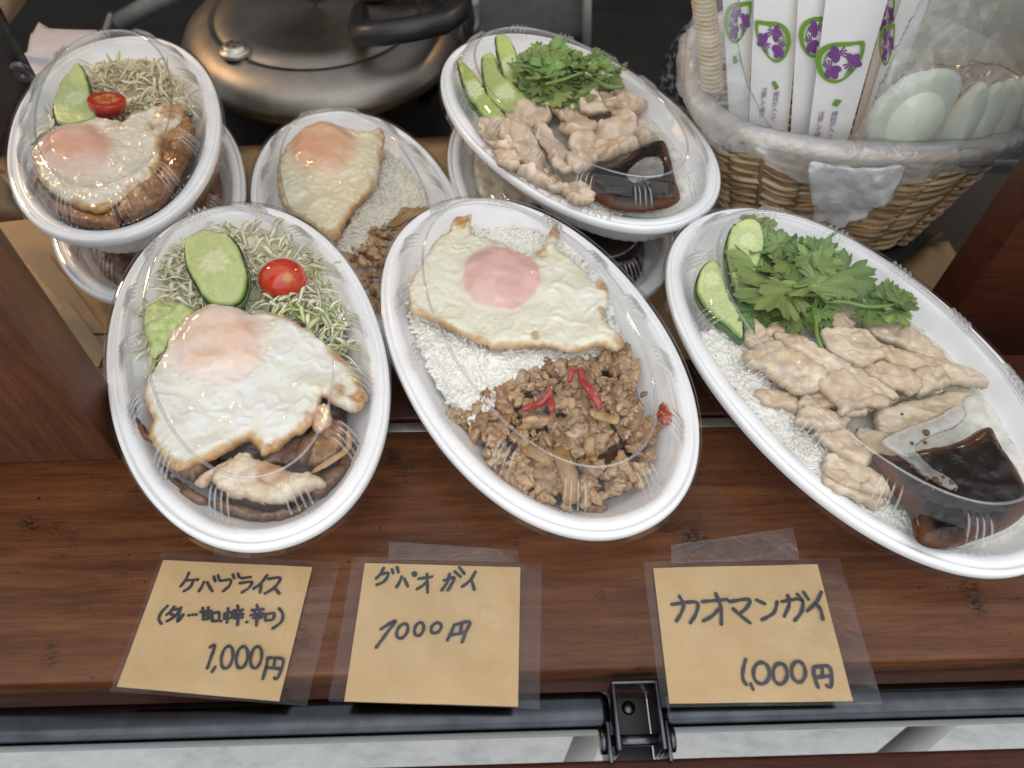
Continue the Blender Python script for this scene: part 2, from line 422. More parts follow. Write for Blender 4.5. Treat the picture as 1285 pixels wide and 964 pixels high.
rail = empty('metal_rail', (0, ey(0), 0), YAW)
hx = P(797, 900, -0.01); HXL = hx.x/math.cos(YAW)
bbox('rail_tube', -0.9, HXL-0.0116, -0.0235, -0.0062, -0.034, -0.0115, M_RAIL, rail, bev=0.0055, seg=5)
bbox('rail_tube', HXL+0.0116, 0.9, -0.0235, -0.0062, -0.034, -0.0115, M_RAIL, rail, bev=0.0055, seg=5)
bbox('rail_backing', -0.9, 0.9, -0.0060, -0.0004, -0.034, -0.018, M_REDWOOD, rail)
tag(rail, 'dark steel rail with bright top running along the counter front', 'rail')
fb = bbox('fold_board', -0.9, 0.9, -0.075, -0.0365, -0.034, -0.016, M_REDWOOD, bev=0.002); fb.location = (0, ey(0), 0); fb.rotation_euler = (0, 0, YAW)
tag(fb, 'reddish brown fold-down board along the bottom edge of the picture', 'board')

# hinge bracket
hb = empty('hinge_bracket', (hx.x, ey(hx.x), 0), YAW)
w = 0.0112
def plate(name, a): return bbox(name, *a, M_STEEL, hb, bev=0.0007)
plate('side_plate', (-w, -w+0.0018, -0.034, -0.0035, -0.030, -0.0058))
plate('side_plate', (w-0.0018, w, -0.034, -0.0035, -0.030, -0.0058))
plate('back_plate', (-w, w, -0.0052, -0.0034, -0.030, -0.0056))
plate('hinge_leaf', (-w-0.0035, -w-0.0015, -0.038, -0.020, -0.036, -0.012))
plate('hinge_leaf', (w+0.0015, w+0.0035, -0.038, -0.020, -0.036, -0.012))
tv, tf = tube([(-w-0.005, -0.0275, -0.0185), (w+0.005, -0.0275, -0.0185)], 0.0026, 16); mesh_obj('pin', tv, tf, M_STEEL, hb)
for s in (-1, 1):
    tv, tf = tube([(s*(w+0.0036), -0.0275, -0.0185), (s*(w+0.0062), -0.0275, -0.0185)], 0.0058, 20); mesh_obj('rivet_head', tv, tf, M_STEEL, hb)
tv, tf = lathe([(0.0, 0.001), (0.0026, 0.001), (0.0034, 0.0), (0.0034, -0.001)], 24, (0, -0.0100, -0.0318)); mesh_obj('bolt_head', tv, tf, M_STEEL, hb)
bbox('channel_floor', -w+0.0019, w-0.0019, -0.0335, -0.0054, -0.036, -0.0320, M_BLACK, hb)
tag(hb, 'dark steel hinge bracket with a cross pin under the counter edge', 'bracket')
# leg of the table seen below the counter, left of the bracket and at the right
M_GREYLEG = plain('grey_leg', (0.33, 0.33, 0.31), 0.5, var=0.1)
for (a, b, lab) in (((742, 915), (728, 950), 'grey table leg below the counter just left of the hinge bracket'),
                    ((1200, 885), (1130, 945), 'pale grey slanting brace below the counter at the right')):
    p, q = P(*a, -0.25), P(*b, -0.25)
    tv, tf = tube([p + (p-q)*1.5, q - (p-q)*1.5], 0.010, 12)
    tag(mesh_obj('table_leg', tv, tf, M_GREYLEG), lab, 'leg')

# ================================================================== CONTAINERS
ASP = 0.60; NEXP = 2.1
def oval(a, b, n):
    t = np.linspace(0, 2*np.pi, n, endpoint=False); c, s = np.cos(t), np.sin(t)
    return np.column_stack([np.sign(c)*np.abs(c)**(2/NEXP)*a, np.sign(s)*np.abs(s)**(2/NEXP)*b])
def loft(rings, close_first=True, close_last=True):
    n = len(rings[0]); V = np.vstack(rings); F = []
    for i in range(len(rings)-1):
        for k in range(n):
            k2 = (k+1) % n; F.append((i*n+k, i*n+k2, (i+1)*n+k2, (i+1)*n+k))
    if close_first: F.append(tuple(range(n))[::-1])
    if close_last: F.append(tuple((len(rings)-1)*n+k for k in range(n)))
    return V, F
DEPTH, LIDH = 0.034, 0.0195
_cache = {}
def tray_mesh(a):
    b = a*ASP; n = 240; rings = []
    t = np.linspace(0, 2*np.pi, n, endpoint=False)
    prof = [(0.055, -.034), (.03, -.034), (.024, -.0335), (.020, -.030), (.0155, -.018), (.0125, -.009), (.0095, -.006), (.004, -.0052), (.0008, -.0062),
            (0.0002, -.0052), (0, -.0026), (.0003, -.001), (.0010, .0001), (.0020, .0005), (.0030, .0001), (.0036, -.0013), (.0041, -.0014), (.0050, -.0003), (.0062, .0001), (.0090, .0002),
            (.0104, -.0010), (.0122, -.0036), (.0180, -.0100), (.0225, -.0148), (.0230, -.0154), (.0275, -.0195), (.032, -.0210), (.036, -.0214), (.055, -.0216)]
    for i, (d, z) in enumerate(prof):
        o = oval(a-d, b-d, n) if d < 0.05 else oval(a-.03, b-.03, n)*0.35
        if 3 <= i <= 5: o = o*(1+0.004*np.sign(np.sin(t*60)))[:, None]
        rings.append(np.column_stack([o, np.full(n, z)]))
    return loft(rings)
def lid_mesh(a, seed=0):
    b = a*ASP; n = 640; rings = []
    base = oval(a, b, n); dl = np.linalg.norm(np.roll(base, -1, 0)-base, axis=1); s = np.concatenate([[0], np.cumsum(dl)[:-1]]); L = dl.sum()
    G = 14; ph = (s/L*G+0.25) % 1.0 - 0.5; dist = ph*L/G
    rib = np.zeros(n)
    for k in (-1.5, -0.5, 0.5, 1.5): rib = np.maximum(rib, np.clip(1-np.abs(dist-k*0.0040)/0.0015, 0, 1))
    rib = rib*rib*(3-2*rib)
    prof = [(-.0017, -.0072, 0), (-.0013, -.0055, 0), (-.0012, -.001, 0), (-.0006, .0010, 0), (.0012, .0018, 0), (.0060, .0018, 0), (.0083, .0012, 0), (.0093, .0016, 0), (.0104, .0036, 0.0),
            (.0116, .0058, 0.5), (.0134, .0084, 1), (.0156, .0112, 1), (.0178, .0138, 1), (.0200, .0158, .6), (.0220, .0172, 0.1), (.0240, .0184, 0), (.0260, .0193, 0), (.0280, .0195, 0), (.0298, .0188, 0), (.0316, .0182, 0), (.036, .0181, 0)]
    for d, z, rb in prof:
        dd = d - rib*rb*0.0024
        o = oval(1, 1, n); t = np.linspace(0, 2*np.pi, n, endpoint=False); c, si = np.cos(t), np.sin(t)
        e = np.column_stack([np.sign(c)*np.abs(c)**(2/NEXP)*(a-dd), np.sign(si)*np.abs(si)**(2/NEXP)*(b-dd)])
        rings.append(np.column_stack([e, np.full(n, z)+rib*rb*0.0006]))
    last = oval(a-.036, b-.036, n)
    for q in (0.75, 0.45, 0.15):
        rings.append(np.column_stack([last*q, np.full(n, .0181+.0006*(1-q))]))
    V, F = loft(rings, False, True)
    V[:, 2] += 0.0003*fbm(V*np.array([40, 40, 0])+seed*9, seed, 2)
    return V, F
def _ico2():
    bm = bmesh.new(); bmesh.ops.create_icosphere(bm, subdivisions=2, radius=1)
    v = np.array([tuple(x.co) for x in bm.verts]); f = [tuple(y.index for y in x.verts) for x in bm.faces]; bm.free(); return v, f
ICO2_ = _ico2()
def lid_lines(a):
    """thick clear ridges of the lid: stiffening ribs and the moulded edges"""
    b = a*ASP; n = 640; ribs = MB(); rings = []
    base = oval(a, b, n); dl = np.linalg.norm(np.roll(base, -1, 0)-base, axis=1); s_ = np.concatenate([[0], np.cumsum(dl)[:-1]]); L = dl.sum()
    t = np.linspace(0, 2*np.pi, n, endpoint=False)
    for g in range(14):
        for k in (-1.5, -.5, .5, 1.5):
            pos = ((g+.25)*L/14+k*.0040) % L; i = int(np.argmin(np.abs(s_-pos))); pts = []
            for d, z in ((.0106, .0040), (.0100, .0060), (.0112, .0088), (.0134, .0116), (.0156, .0142), (.0182, .0160), (.0206, .0168)):
                c, si = math.cos(t[i]), math.sin(t[i]); p = 2/NEXP
                pts.append((math.copysign(abs(c)**p, c)*(a-d), math.copysign(abs(si)**p, si)*(b-d), z+.0004))
            ribs.add(*tube(pts, [.0003, .00055, .0006, .0006, .0006, .00055, .0003], 6))
    iv, jf = ICO2_; 
    for g in range(14):
        for k in (-2, -1, 0, 1, 2):
            pos = ((g+.25)*L/14+k*.0034+.0007*math.sin(g*3+k)) % L; i = int(np.argmin(np.abs(s_-pos))); c, si = math.cos(t[i]), math.sin(t[i]); p = 2/NEXP; d = .0088
            ribs.add(iv*.00075+np.array([math.copysign(abs(c)**p, c)*(a-d), math.copysign(abs(si)**p, si)*(b-d), .0020]), jf)
    for d, z, r in ((.0270, .0192, .0008),):
        o = oval(a-d, b-d, 200); m = 6; V = []; F = []
        for i in range(200):
            x, y = o[i]; tn = o[(i+1) % 200]-o[i-1]; tn = tn/np.linalg.norm(tn); nx, ny = tn[1], -tn[0]
            for k in range(m):
                an = 2*math.pi*k/m; V.append((x+nx*r*math.cos(an), y+ny*r*math.cos(an), z+r*math.sin(an)))
        for i in range(200):
            for k in range(m): F.append((i*m+k, i*m+(k+1) % m, ((i+1) % 200)*m+(k+1) % m, ((i+1) % 200)*m+k))
        rings.append((V, F))
    return ribs, rings
def container(cx, cy, zr, a, yaw, label, group):
    e = empty('food_container', (cx, cy, zr-DEPTH), R(yaw)); tag(e, label, 'food container', group)
    if a not in _cache:
        tv, tf = tray_mesh(a); lv, lf = lid_mesh(a, len(_cache))
        t = mesh_obj('tray', tv, tf, M_PLASTIC); l = mesh_obj('lid', lv, lf, M_LID); rb, rg = lid_lines(a); r1_ = rb.build('stiffening_ribs', M_LIDEDGE); rr_ = [mesh_obj('edge_ring', *q_, M_LIDEDGE) for q_ in rg]; _cache[a] = (t.data, l.data, r1_.data, [q_.data for q_ in rr_])
    else:
        td, ld, ad, bd = _cache[a]
        t, l, r1_ = (bpy.data.objects.new(nm_, d_) for nm_, d_ in (('tray', td), ('lid', ld), ('stiffening_ribs', ad))); rr_ = [bpy.data.objects.new('edge_ring', d_) for d_ in bd]
        for q_ in [t, l, r1_]+rr_: scene.collection.objects.link(q_)
    r1_['kind'] = 'stuff'
    for q_ in [r1_]+rr_: q_.parent = l
    t.parent = e; l.parent = e; t.location = (0, 0, DEPTH); l.location = (0, 0, DEPTH+0.0003)
    return e
ZF, ZT, ZB = 0.0342, 0.0345, -0.0205
TR = dict(L=(-.1482, .2634, ZF, .1232, 112.2), M=(.0094, .2760, ZF, .1266, 116.4), R=(.1890, .2687, ZF, .1345, 119.3),
          T=(.0380, .4824, ZT, .1271, 127.3), TL=(-.2842, .4584, ZT, .1184, 107.4), B=(-.1205, .4439, ZB, .1254, 114.2),
          T2=(.029, .473, ZB, .1271, 112.3), TL2=(-.281, .458, ZB, .1184, 107.4))
LAB = dict(L='white oval lidded tray of egg-topped kebab rice, front row left behind first card',
           M='white oval lidded tray of minced meat, rice and egg in the front row middle',
           R='white oval lidded tray of sliced chicken and coriander, largest at the right',
           T='upper white oval lidded tray with coriander and sauce packet, left of the basket',
           T2='lower white oval lidded tray hidden beneath the coriander tray left of the basket',
           TL='upper white oval lidded tray with egg and tomato, stacked at the far left',
           TL2='lower white oval lidded tray at the bottom of the far left stack',
           B='single white oval lidded tray with egg on rice, in front of the steel pot')
for k in TR: container(*TR[k], LAB[k], 'oval lidded food trays on the counter')

def bed(k, z, d, mat, col, amp=0.002, seed=0, name='food_bed', x0=None, kind='stuff', label=None, cat=None):
    """layer of food lying in tray k, inset d from the rim, top at z above the rim"""
    cx, cy, zr, a, yaw = TR[k]; o = oval(a-d, a*ASP-d, 90)
    if x0 is not None: o = np.array([p for p in o if x0[0]*a <= p[0] <= x0[1]*a])
    c, s = math.cos(R(yaw)), math.sin(R(yaw))
    w = [(cx+c*x-s*y, cy+s*x+c*y) for x, y in o]
    ob = slab(name, w, zr+z-0.008, 0.008, mat, lambda V, d: np.asarray(col)*(1+0.25*fbm(V*300, seed)[:, None]), 0.0025, 0.006,
              lambda q, d: amp*fbm(np.column_stack([q*160, q[:, 0]*0]), seed), world=True, smooth=False)
    return tag(ob, label, cat, kind=kind)

# ------------------------------------------------------------------ food builders
def rice(name, px, z, n, label, hf=None, world=False, tone=(0.88, 0.865, 0.81)):
    poly = np.array([P(a, b, z).to_2d() for a, b in px]); poly = resample(poly, 0.003)
    lo, hi = poly.min(0), poly.max(0); V = []; F = []; C = []
    seg, prof = 6, [(-1, 0.0), (-.86, .55), (-.4, .95), (.4, .95), (.86, .55), (1, 0.0)]
    base = []
    for x, r in prof:
        for k in range(seg):
            a = 2*math.pi*k/seg; base.append((x, r*math.cos(a), r*math.sin(a)))
    base = np.array(base); fs = []
    for i in range(len(prof)-1):
        for k in range(seg): fs.append((i*seg+k, i*seg+(k+1) % seg, (i+1)*seg+(k+1) % seg, (i+1)*seg+k))
    fs = np.array(fs); q = np.zeros((0, 2)); n = int(n*1.5)
    while len(q) < n:
        t_ = rng.uniform(lo, hi, (n*2, 2)); q = np.vstack([q, t_[inside(poly, t_)]])
    q = q[:n]; H_ = .0034*fbm(np.column_stack([q*75, q[:, 0]*0]), 4, 3) + rng.uniform(-.0018, .0002, n)
    for i, p in enumerate(q):
        L, rr = rng.uniform(.0024, .0033), rng.uniform(.0011, .0014)
        m = np.array(Matrix.Rotation(rng.uniform(0, 6.28), 3, 'Z') @ Matrix.Rotation(rng.normal(0, .40), 3, 'Y'))
        g = base*np.array([L, rr, rr]); g[:, 2] += 0.12*L*(base[:, 0]**2)*rng.uniform(-1, 1)
        V.append(g@m.T+np.array([p[0], p[1], z+H_[i]])); F.append(fs+i*len(base))
        C.append(np.tile(np.array(tone)*rng.uniform(.90, 1.05), (len(base), 1)))
    V = np.vstack(V); c = V.mean(0); o = mesh_obj(name, V-c, np.vstack(F), M_RICE, None, np.vstack(C), loc=tuple(c))
    slab('rice_mass', [tuple(p) for p in poly[::3]], z-.0048, .0045, M_RICE, lambda V_, d_: np.tile(tone, (len(V_), 1)), .003, .004,
         lambda q_, d_: .0034*fbm(np.column_stack([q_*75, q_[:, 0]*0]), 4, 3), parent=o, world=True, smooth=False)
    return tag(o, label, 'rice', kind='stuff')

def ico(sub):
    bm = bmesh.new(); bmesh.ops.create_icosphere(bm, subdivisions=sub, radius=1)
    v = np.array([tuple(x.co) for x in bm.verts]); f = np.array([[y.index for y in x.verts] for x in bm.faces]); bm.free(); return v, f
ICO3, ICO2, ICO4 = ico(3), ico(2), ico(4)
LUMPS = []
for s in range(14):
    v = ICO3[0].copy(); d = 1 + 0.55*fbm(v*1.1, 30+s, 2) + 0.60*(0.5-worley(v*1.6+s*3, s)) + 0.26*(0.5-worley(v*4.2+s, s+3)) + .08*fbm(v*9, s, 2)
    LUMPS.append(v*d[:, None]*np.array([1.15, .85, .7]))
def mince(name, px, z, n, label, rmin=.0020, rmax=.0064, hill=0.004, pal=((.42, .255, .125), (.52, .34, .19), (.32, .17, .075), (.47, .30, .155))):
    poly = np.array([P(a, b, z).to_2d() for a, b in px]); poly = resample(poly, 0.003)
    lo, hi = poly.min(0), poly.max(0); V = []; F = []; C = []; off = 0; k = 0
    while k < n:
        p = rng.uniform(lo, hi, (1, 2))
        if not inside(poly, p)[0]: continue
        d = edge_dist(poly, p)[0]; r = rmin+(rmax-rmin)*rng.random()**2.2
        lv = LUMPS[rng.integers(len(LUMPS))]; m = np.array(Matrix.Rotation(rng.uniform(0, 6.28), 3, 'Z') @ Matrix.Rotation(rng.uniform(0, 6.28), 3, 'X'))
        g = lv@m.T*r
        zz = z - r*0.5 + hill*min(1, d/.012) + rng.uniform(-.0035, .002)
        base = np.array(pal[rng.integers(len(pal))])*rng.uniform(.85, 1.15)
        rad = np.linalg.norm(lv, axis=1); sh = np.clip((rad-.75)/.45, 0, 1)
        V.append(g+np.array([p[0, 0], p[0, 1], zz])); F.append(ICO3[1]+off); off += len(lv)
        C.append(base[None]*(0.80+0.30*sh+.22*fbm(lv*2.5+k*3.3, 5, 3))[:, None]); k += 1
    V = np.vstack(V); c = V.mean(0)
    o = mesh_obj(name, V-c, np.vstack(F), M_MINCE, None, np.vstack(C), loc=tuple(c))
    return tag(o, label, 'minced meat', kind='stuff')

def shreds(name, px, z, n, label, hill=0.006, tone=None):
    poly = np.array([P(a, b, z).to_2d() for a, b in px]); poly = resample(poly, 0.003)
    lo, hi = poly.min(0), poly.max(0); mb = MB(); k = 0
    while k < n:
        p = rng.uniform(lo, hi, (1, 2))
        if not inside(poly, p)[0]: continue
        d = edge_dist(poly, p)[0]; L = rng.uniform(.009, .026); w = rng.uniform(.0006, .0022)*rng.uniform(.5, 1); m = 9
        a = rng.uniform(0, 6.28); curv = rng.normal(0, 28); pos = np.array([p[0, 0], p[0, 1]]); pts = []
        z0 = z + hill*min(1, d/.012)*rng.uniform(.1, 1) + rng.uniform(-.002, .001); ph = rng.uniform(0, 6.28); tw = rng.uniform(-.6, .6)
        for i in range(m):
            pts.append((pos[0], pos[1], z0 + .0022*math.sin(ph+i*.7))); a += curv*L/m; pos = pos + np.array([math.cos(a), math.sin(a)])*L/m
        c = np.array(tone[rng.integers(len(tone))] if tone else ((.74, .73, .52), (.80, .77, .62), (.60, .65, .34), (.82, .79, .68), (.80, .76, .60))[rng.integers(5)])*rng.uniform(.98, 1.16)
        V = []; F = []
        for i in range(m):
            q0, q1 = np.array(pts[max(i-1, 0)]), np.array(pts[min(i+1, m-1)]); t = q1-q0; t /= np.linalg.norm(t)
            sd = np.cross(t, (math.sin(tw+i*.15), 0, math.cos(tw+i*.15))); sd /= np.linalg.norm(sd); up = np.cross(sd, t)
            taper = min(1, (i+.4)/1.5, (m-i-.6)/1.5)
            for sx, sz in ((-1, 0), (0, .18), (1, 0), (0, -.18)): V.append(np.array(pts[i])+sd*w*sx*taper+up*w*sz*taper)
        for i in range(m-1):
            for j in range(4): F.append((i*4+j, i*4+(j+1) % 4, (i+1)*4+(j+1) % 4, (i+1)*4+j))
        mb.add(V, F, c); k += 1
    return tag(mb.build(name, M_VEG), label, 'cabbage', kind='stuff')

def egg(px, z, yolk, label, crisp=(), th=0.0035, seed=0, edge=0.0035, grad=(0, 0), yolk_col=(.80, .47, .38), white=(.82, .81, .74),
        yolk_film=0.35, wrk=1.0, yolk_h=0.0045, thin=(.72, .66, .40), hard=0.12, brown=1.0, group=None):
    yc = P(yolk[0], yolk[1], z).to_2d(); ex = P(yolk[0]+yolk[2], yolk[1], z).to_2d()-yc; ey_ = P(yolk[0], yolk[1]-yolk[3], z).to_2d()-yc
    A = np.linalg.inv(np.array([[ex.x, ey_.x], [ex.y, ey_.y]]))
    cr = [(P(a, b, z).to_2d(), (P(a+r, b, z)-P(a, b, z)).length, s) for a, b, r, s in crisp]
    def yr(q):
        u = (q-np.array(yc))@A.T; w = 0.10*fbm(np.column_stack([q*120, q[:, 0]*0+seed]), seed+9, 3)
        return np.linalg.norm(u, axis=1)+w
    def cm(q):
        m = np.zeros(len(q))
        for c, r, s in cr: m = np.maximum(m, s*(1-sstep(.35*r, r, np.linalg.norm(q-np.array(c), axis=1)+.25*r*fbm(np.column_stack([q*400, q[:, 0]*0]), 8, 3))))
        return m
    def hf(q, d):
        q3 = np.column_stack([q, q[:, 0]*0+seed*.37]); y = yr(q); out = sstep(.9, 1.25, y); inn = sstep(0, .006, d)
        warp = q3*105 + np.column_stack([fbm(q3*90, 3, 2), fbm(q3*90, 6, 2), q[:, 0]*0])*1.3
        rid = 1-np.abs(vnoise(warp, seed+2)); rid2 = 1-np.abs(vnoise(warp*2.3+5, seed+4))
        bub = np.clip(.42-worley(q3*260, seed+7), 0, 1)
        h = wrk*out*inn*(.0020*(rid**2-.4)+.0005*(rid2**2-.4)+.0022*bub*sstep(.1, .5, fbm(q3*60, seed+12, 2)+.3))
        h = h + .0024*fbm(q3*48, seed+1, 2)*inn + cm(q)*.0035*fbm(q3*300, 5, 3)
        h = h + yolk_h*(1-sstep(.55, 1.15, y)) + .0009*(1-out)*fbm(q3*80, seed+20, 3)
        h = h + .0016*(1-inn)*fbm(q3*230, seed+13, 3)
        return h
    def colf(V, d):
        q = V[:, :2]; q3 = np.column_stack([q, q[:, 0]*0+seed*.37]); y = yr(q)
        c = mixc(white, np.array(white)*np.array([.97, .96, .88]), sstep(-.3, .5, fbm(q3*70, seed+3, 3)))
        c = mixc(c, thin, .65*sstep(.1, .7, fbm(q3*110, seed+15, 4)+.15)*(1-sstep(.004, .016, d)))
        n = fbm(q3*170, seed+6, 4)
        b = brown*(1-sstep(edge*.3, edge*1.3, d + .0028*n)); c = mixc(c, (.52, .29, .075), np.clip(b*1.2*sstep(-.45, .3, fbm(q3*45, seed+8, 2)+.1), 0, 1)*.9)
        b2 = brown*(1-sstep(0, edge*.6, d+.0016*n)); c = mixc(c, (.26, .10, .022), b2*sstep(-.2, .4, fbm(q3*60, seed+18, 2))*.8)
        m = cm(q); c = mixc(c, (.48, .24, .06), m*.95); c = mixc(c, (.22, .08, .02), m*sstep(.1, .5, n)*.6)
        ym = 1-sstep(1-hard, 1+hard, y); f = yolk_film*sstep(-.4, .5, fbm(q3*60, seed+30, 3))
        yc_ = mixc(np.array(yolk_col)*(1+.10*fbm(q3*90, seed+31, 3))[:, None], white, f)
        c = mixc(c, mixc(white, yolk_col, np.full(len(q), .35)), (1-sstep(1, 1.35, y))*.6)
        return mixc(c, yc_, ym)
    return tag(slab('fried_egg', px, z, th, M_EGG, colf, 0.0010, .0045, hf, grad, jit=.0012, seed=seed, low=.3), label, 'fried egg', group or 'fried eggs on the meals')

def meat(px, z, label, th=.007, seed=0, mat=None, tone=(.60, .45, .31), tone2=(.70, .57, .44), skin=(.62, .45, .24), grad=(0, 0), cat='chicken', group=None, name='chicken_slice', fold=.0022, edge_r=.006, edge_dark=0.35, low=.45):
    ang = (seed*37 % 180)*math.pi/180; ca, sa = math.cos(ang), math.sin(ang)
    def fib(q): return np.column_stack([(q[:, 0]*ca+q[:, 1]*sa)*70, (-q[:, 0]*sa+q[:, 1]*ca)*420, q[:, 0]*0+seed])
    def hf(q, d):
        q3 = np.column_stack([q, q[:, 0]*0+seed*1.7]); i_ = sstep(0, .003, d)
        crease = np.abs(fbm(q3*70+3, seed+9, 2)); crease = -(1-sstep(0, .10, crease))
        return (fold*fbm(q3*80, seed, 2)+.0006*fbm(fib(q), seed+2, 3)+.0011*crease+.0006*fbm(q3*300, seed+7, 3))*i_
    def colf(V, d):
        q3 = np.column_stack([V[:, :2], V[:, 0]*0+seed*1.7])
        c = mixc(tone, tone2, sstep(-.4, .4, fbm(q3*110, seed+4, 3)))
        c = mixc(c, skin, .75*sstep(.05, .5, fbm(q3*60, seed+5, 2)))
        c = c*(1+.22*fbm(fib(V[:, :2]), seed+12, 4))[:, None]
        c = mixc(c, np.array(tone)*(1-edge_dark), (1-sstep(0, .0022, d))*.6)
        return c
    return tag(slab(name, px, z, th, mat or M_MEAT, colf, .0011, edge_r, hf, grad, jit=.0026, seed=seed, low=low), label, cat, group)

def cucumber(px, z, label, core, th=.006, grad=(0, 0), seed=0, rc=22, group='cucumber slices in the meals', pale=(.52, .60, .26)):
    cw = np.array(P(core[0], core[1], z).to_2d()); rr = (P(core[0]+rc, core[1], z)-P(core[0], core[1], z)).length
    def colf(V, d):
        q3 = np.column_stack([V[:, :2], V[:, 0]*0]); c = np.tile(pale, (len(V), 1)).astype(float)
        e = np.linalg.norm(V[:, :2]-cw, axis=1)/rr; ang = np.arctan2(V[:, 1]-cw[1], V[:, 0]-cw[0])
        c = mixc(c, (.66, .72, .38), .8*(1-sstep(.5, 1.3, e+.3*fbm(q3*200, seed, 3))))
        seeds = (1-sstep(.12, .26, np.abs(e-.62+.1*np.sin(ang*3))))*(.5+.5*np.cos(ang*9)); c = mixc(c, (.75, .76, .50), .7*seeds)
        c = mixc(c, (.42, .52, .16), .5*(1-sstep(.10, .22, np.abs(e-.95)))*(.5+.5*np.cos(ang*9+3)))
        c = mixc(c, (.30, .45, .08), 1-sstep(.0004, .0018, d))
        low = sstep(.0001, .0005, .0009-d)
        return mixc(c, (.022, .075, .012), low)
    def hf(q, d): return .0004*fbm(np.column_stack([q*250, q[:, 0]*0]), seed, 3)
    o = slab('cucumber_slice', px, z, th, M_VEG, colf, .0012, .0012, hf, grad, low=.35, jit=.0005, seed=seed)
    # dark green peel band round the edge
    w = resample([P(a, b, z) for a, b in px], .0012); c = w.mean(0); out = w+(w-c)/np.linalg.norm(w-c, axis=1)[:, None]*.0006; m = len(w)
    zz = lambda q: (q-c)@np.array(grad)
    V = []
    for ring, dz in ((w, .28*th), (out, .55*th), (out, -.1*th), (w, -.25*th)): V.append(np.column_stack([ring-c, dz+zz(ring)]))
    V, F = loft(V, False, False)
    pc = np.array((.045, .125, .024))*(1+.5*fbm(V*500, seed, 3))[:, None]
    mesh_obj('peel', V, F, M_VEG, o, pc)
    return tag(o, label, 'cucumber', group)

def herb_leaf(size, seed):
    """one lobed coriander leaf lying in xy, stalk at the origin, tip along +x"""
    r = np.random.default_rng(seed); n = 110; th = np.linspace(-2.3, 2.3, n)
    rad = np.zeros(n)
    for c, w, l in ((0, .62, 1.0), (1.08, .58, .92), (-1.08, .58, .92), (1.95, .42, .66), (-1.95, .42, .66)):
        c += r.normal(0, .07); l *= r.uniform(.88, 1.08)
        x = (th-c)/w; tooth = .74+.26*np.abs(np.cos(x*4.6+r.uniform(-.3, .3)))**.7+.04*np.cos(x*23); lobe = l*np.clip(1-np.abs(x)**3.2, 0, 1)**.35*tooth
        rad = np.maximum(rad, lobe)
    rad = np.maximum(rad, .34)
    K = 6; V = []; C = []; F = []
    a1, a2 = r.uniform(-.3, .3), r.uniform(.2, .5)
    for k in range(K+1):
        s = k/K
        for i in range(n):
            x, y = rad[i]*s*math.cos(th[i]), rad[i]*s*math.sin(th[i])
            z = .10*s*math.sin(th[i]*3+seed)+.05*s*s*math.sin(th[i]*9)+a1*x*x*.5-a2*.4*y*y
            V.append((x*size, y*size, z*size))
            vein = max(0, 1-abs(math.sin(th[i]*1.5*2))*5)*.5*(1-s*.6)
            base = np.array((.150, .235, .062))*(1-.15*s+.1*math.sin(th[i]*5))
            C.append(base*(1-vein)+np.array((.20, .32, .10))*vein)
    for k in range(K):
        for i in range(n-1): F.append((k*n+i, (k+1)*n+i, (k+1)*n+i+1, k*n+i+1))
    return np.array(V), F, np.array(C)
def coriander(name, leaves, stems, label):
    """leaves: (px, py, z, size_px, heading_deg in the picture, tilt); stems: (pixel list, z, radius)"""
    c0 = P(leaves[0][0], leaves[0][1], leaves[0][2]); e = empty(name, c0)
    full = []
    for (x, y, z, s, h, t) in leaves:
        for da, ds, off in ((0, .88, .26), (62, .72, .06), (-62, .72, .06)):
            full.append((x+math.cos(R(h))*s*off, y-math.sin(R(h))*s*off, z+random.uniform(-.0015, .0015), s*ds*random.uniform(.85, 1.15), h+da+random.uniform(-12, 12), t+10))
    for i, (x, y, z, s, h, t) in enumerate(full):
        p = P(x, y, z); size = (P(x+s, y, z)-p).length
        q = P(x+math.cos(R(h))*s, y-math.sin(R(h))*s, z)-p; yaw = math.atan2(q.y, q.x)
        V, F, C = herb_leaf(size, i*7+int(x))
        C = C*rng.uniform(.85, 1.55)*np.array([rng.uniform(.85, 1.25), 1, 1])
        o = mesh_obj('leaf', V, F, M_LEAF, e, C)
        o.location = p-c0; o.rotation_euler = (R(random.uniform(-t, t)), R(random.uniform(-t, t*.3)), yaw)
    for pxs, z, rad in stems:
        w = [P(a, b, z if not hasattr(z, '__len__') else z[min(i, len(z)-1)]) for i, (a, b) in enumerate(pxs)]
        pts = resample([(p.x, p.y) for p in w], .002, False); zz = np.interp(np.linspace(0, 1, len(pts)), np.linspace(0, 1, len(w)), [p.z for p in w])
        tv, tf = tube([Vector((a[0], a[1], b))-c0 for a, b in zip(pts, zz)], rad, 8)
        mesh_obj('stem', tv, tf, M_VEG, e, np.tile((.16, .27, .06), (len(tv), 1)))
    return tag(e, label, 'coriander')

def lump(name, px, z, size, mat, cols, label, cat, seed=0, amp=.35, squash=(1, .8, .6), group=None, rot=0.0):
    v = ICO4[0].copy(); d = 1+amp*fbm(v*1.2, seed, 2)+.12*fbm(v*4, seed+2, 3); V = v*d[:, None]*np.array(squash)*size
    V = V@np.array(Matrix.Rotation(rot, 3, 'Z')).T
    c = mixc(cols[0], cols[1], sstep(-.4, .4, fbm(v*2.2, seed+5, 4)))
    return tag(mesh_obj(name, V, ICO4[1], mat, None, c, loc=tuple(P(px[0], px[1], z))), label, cat, group)

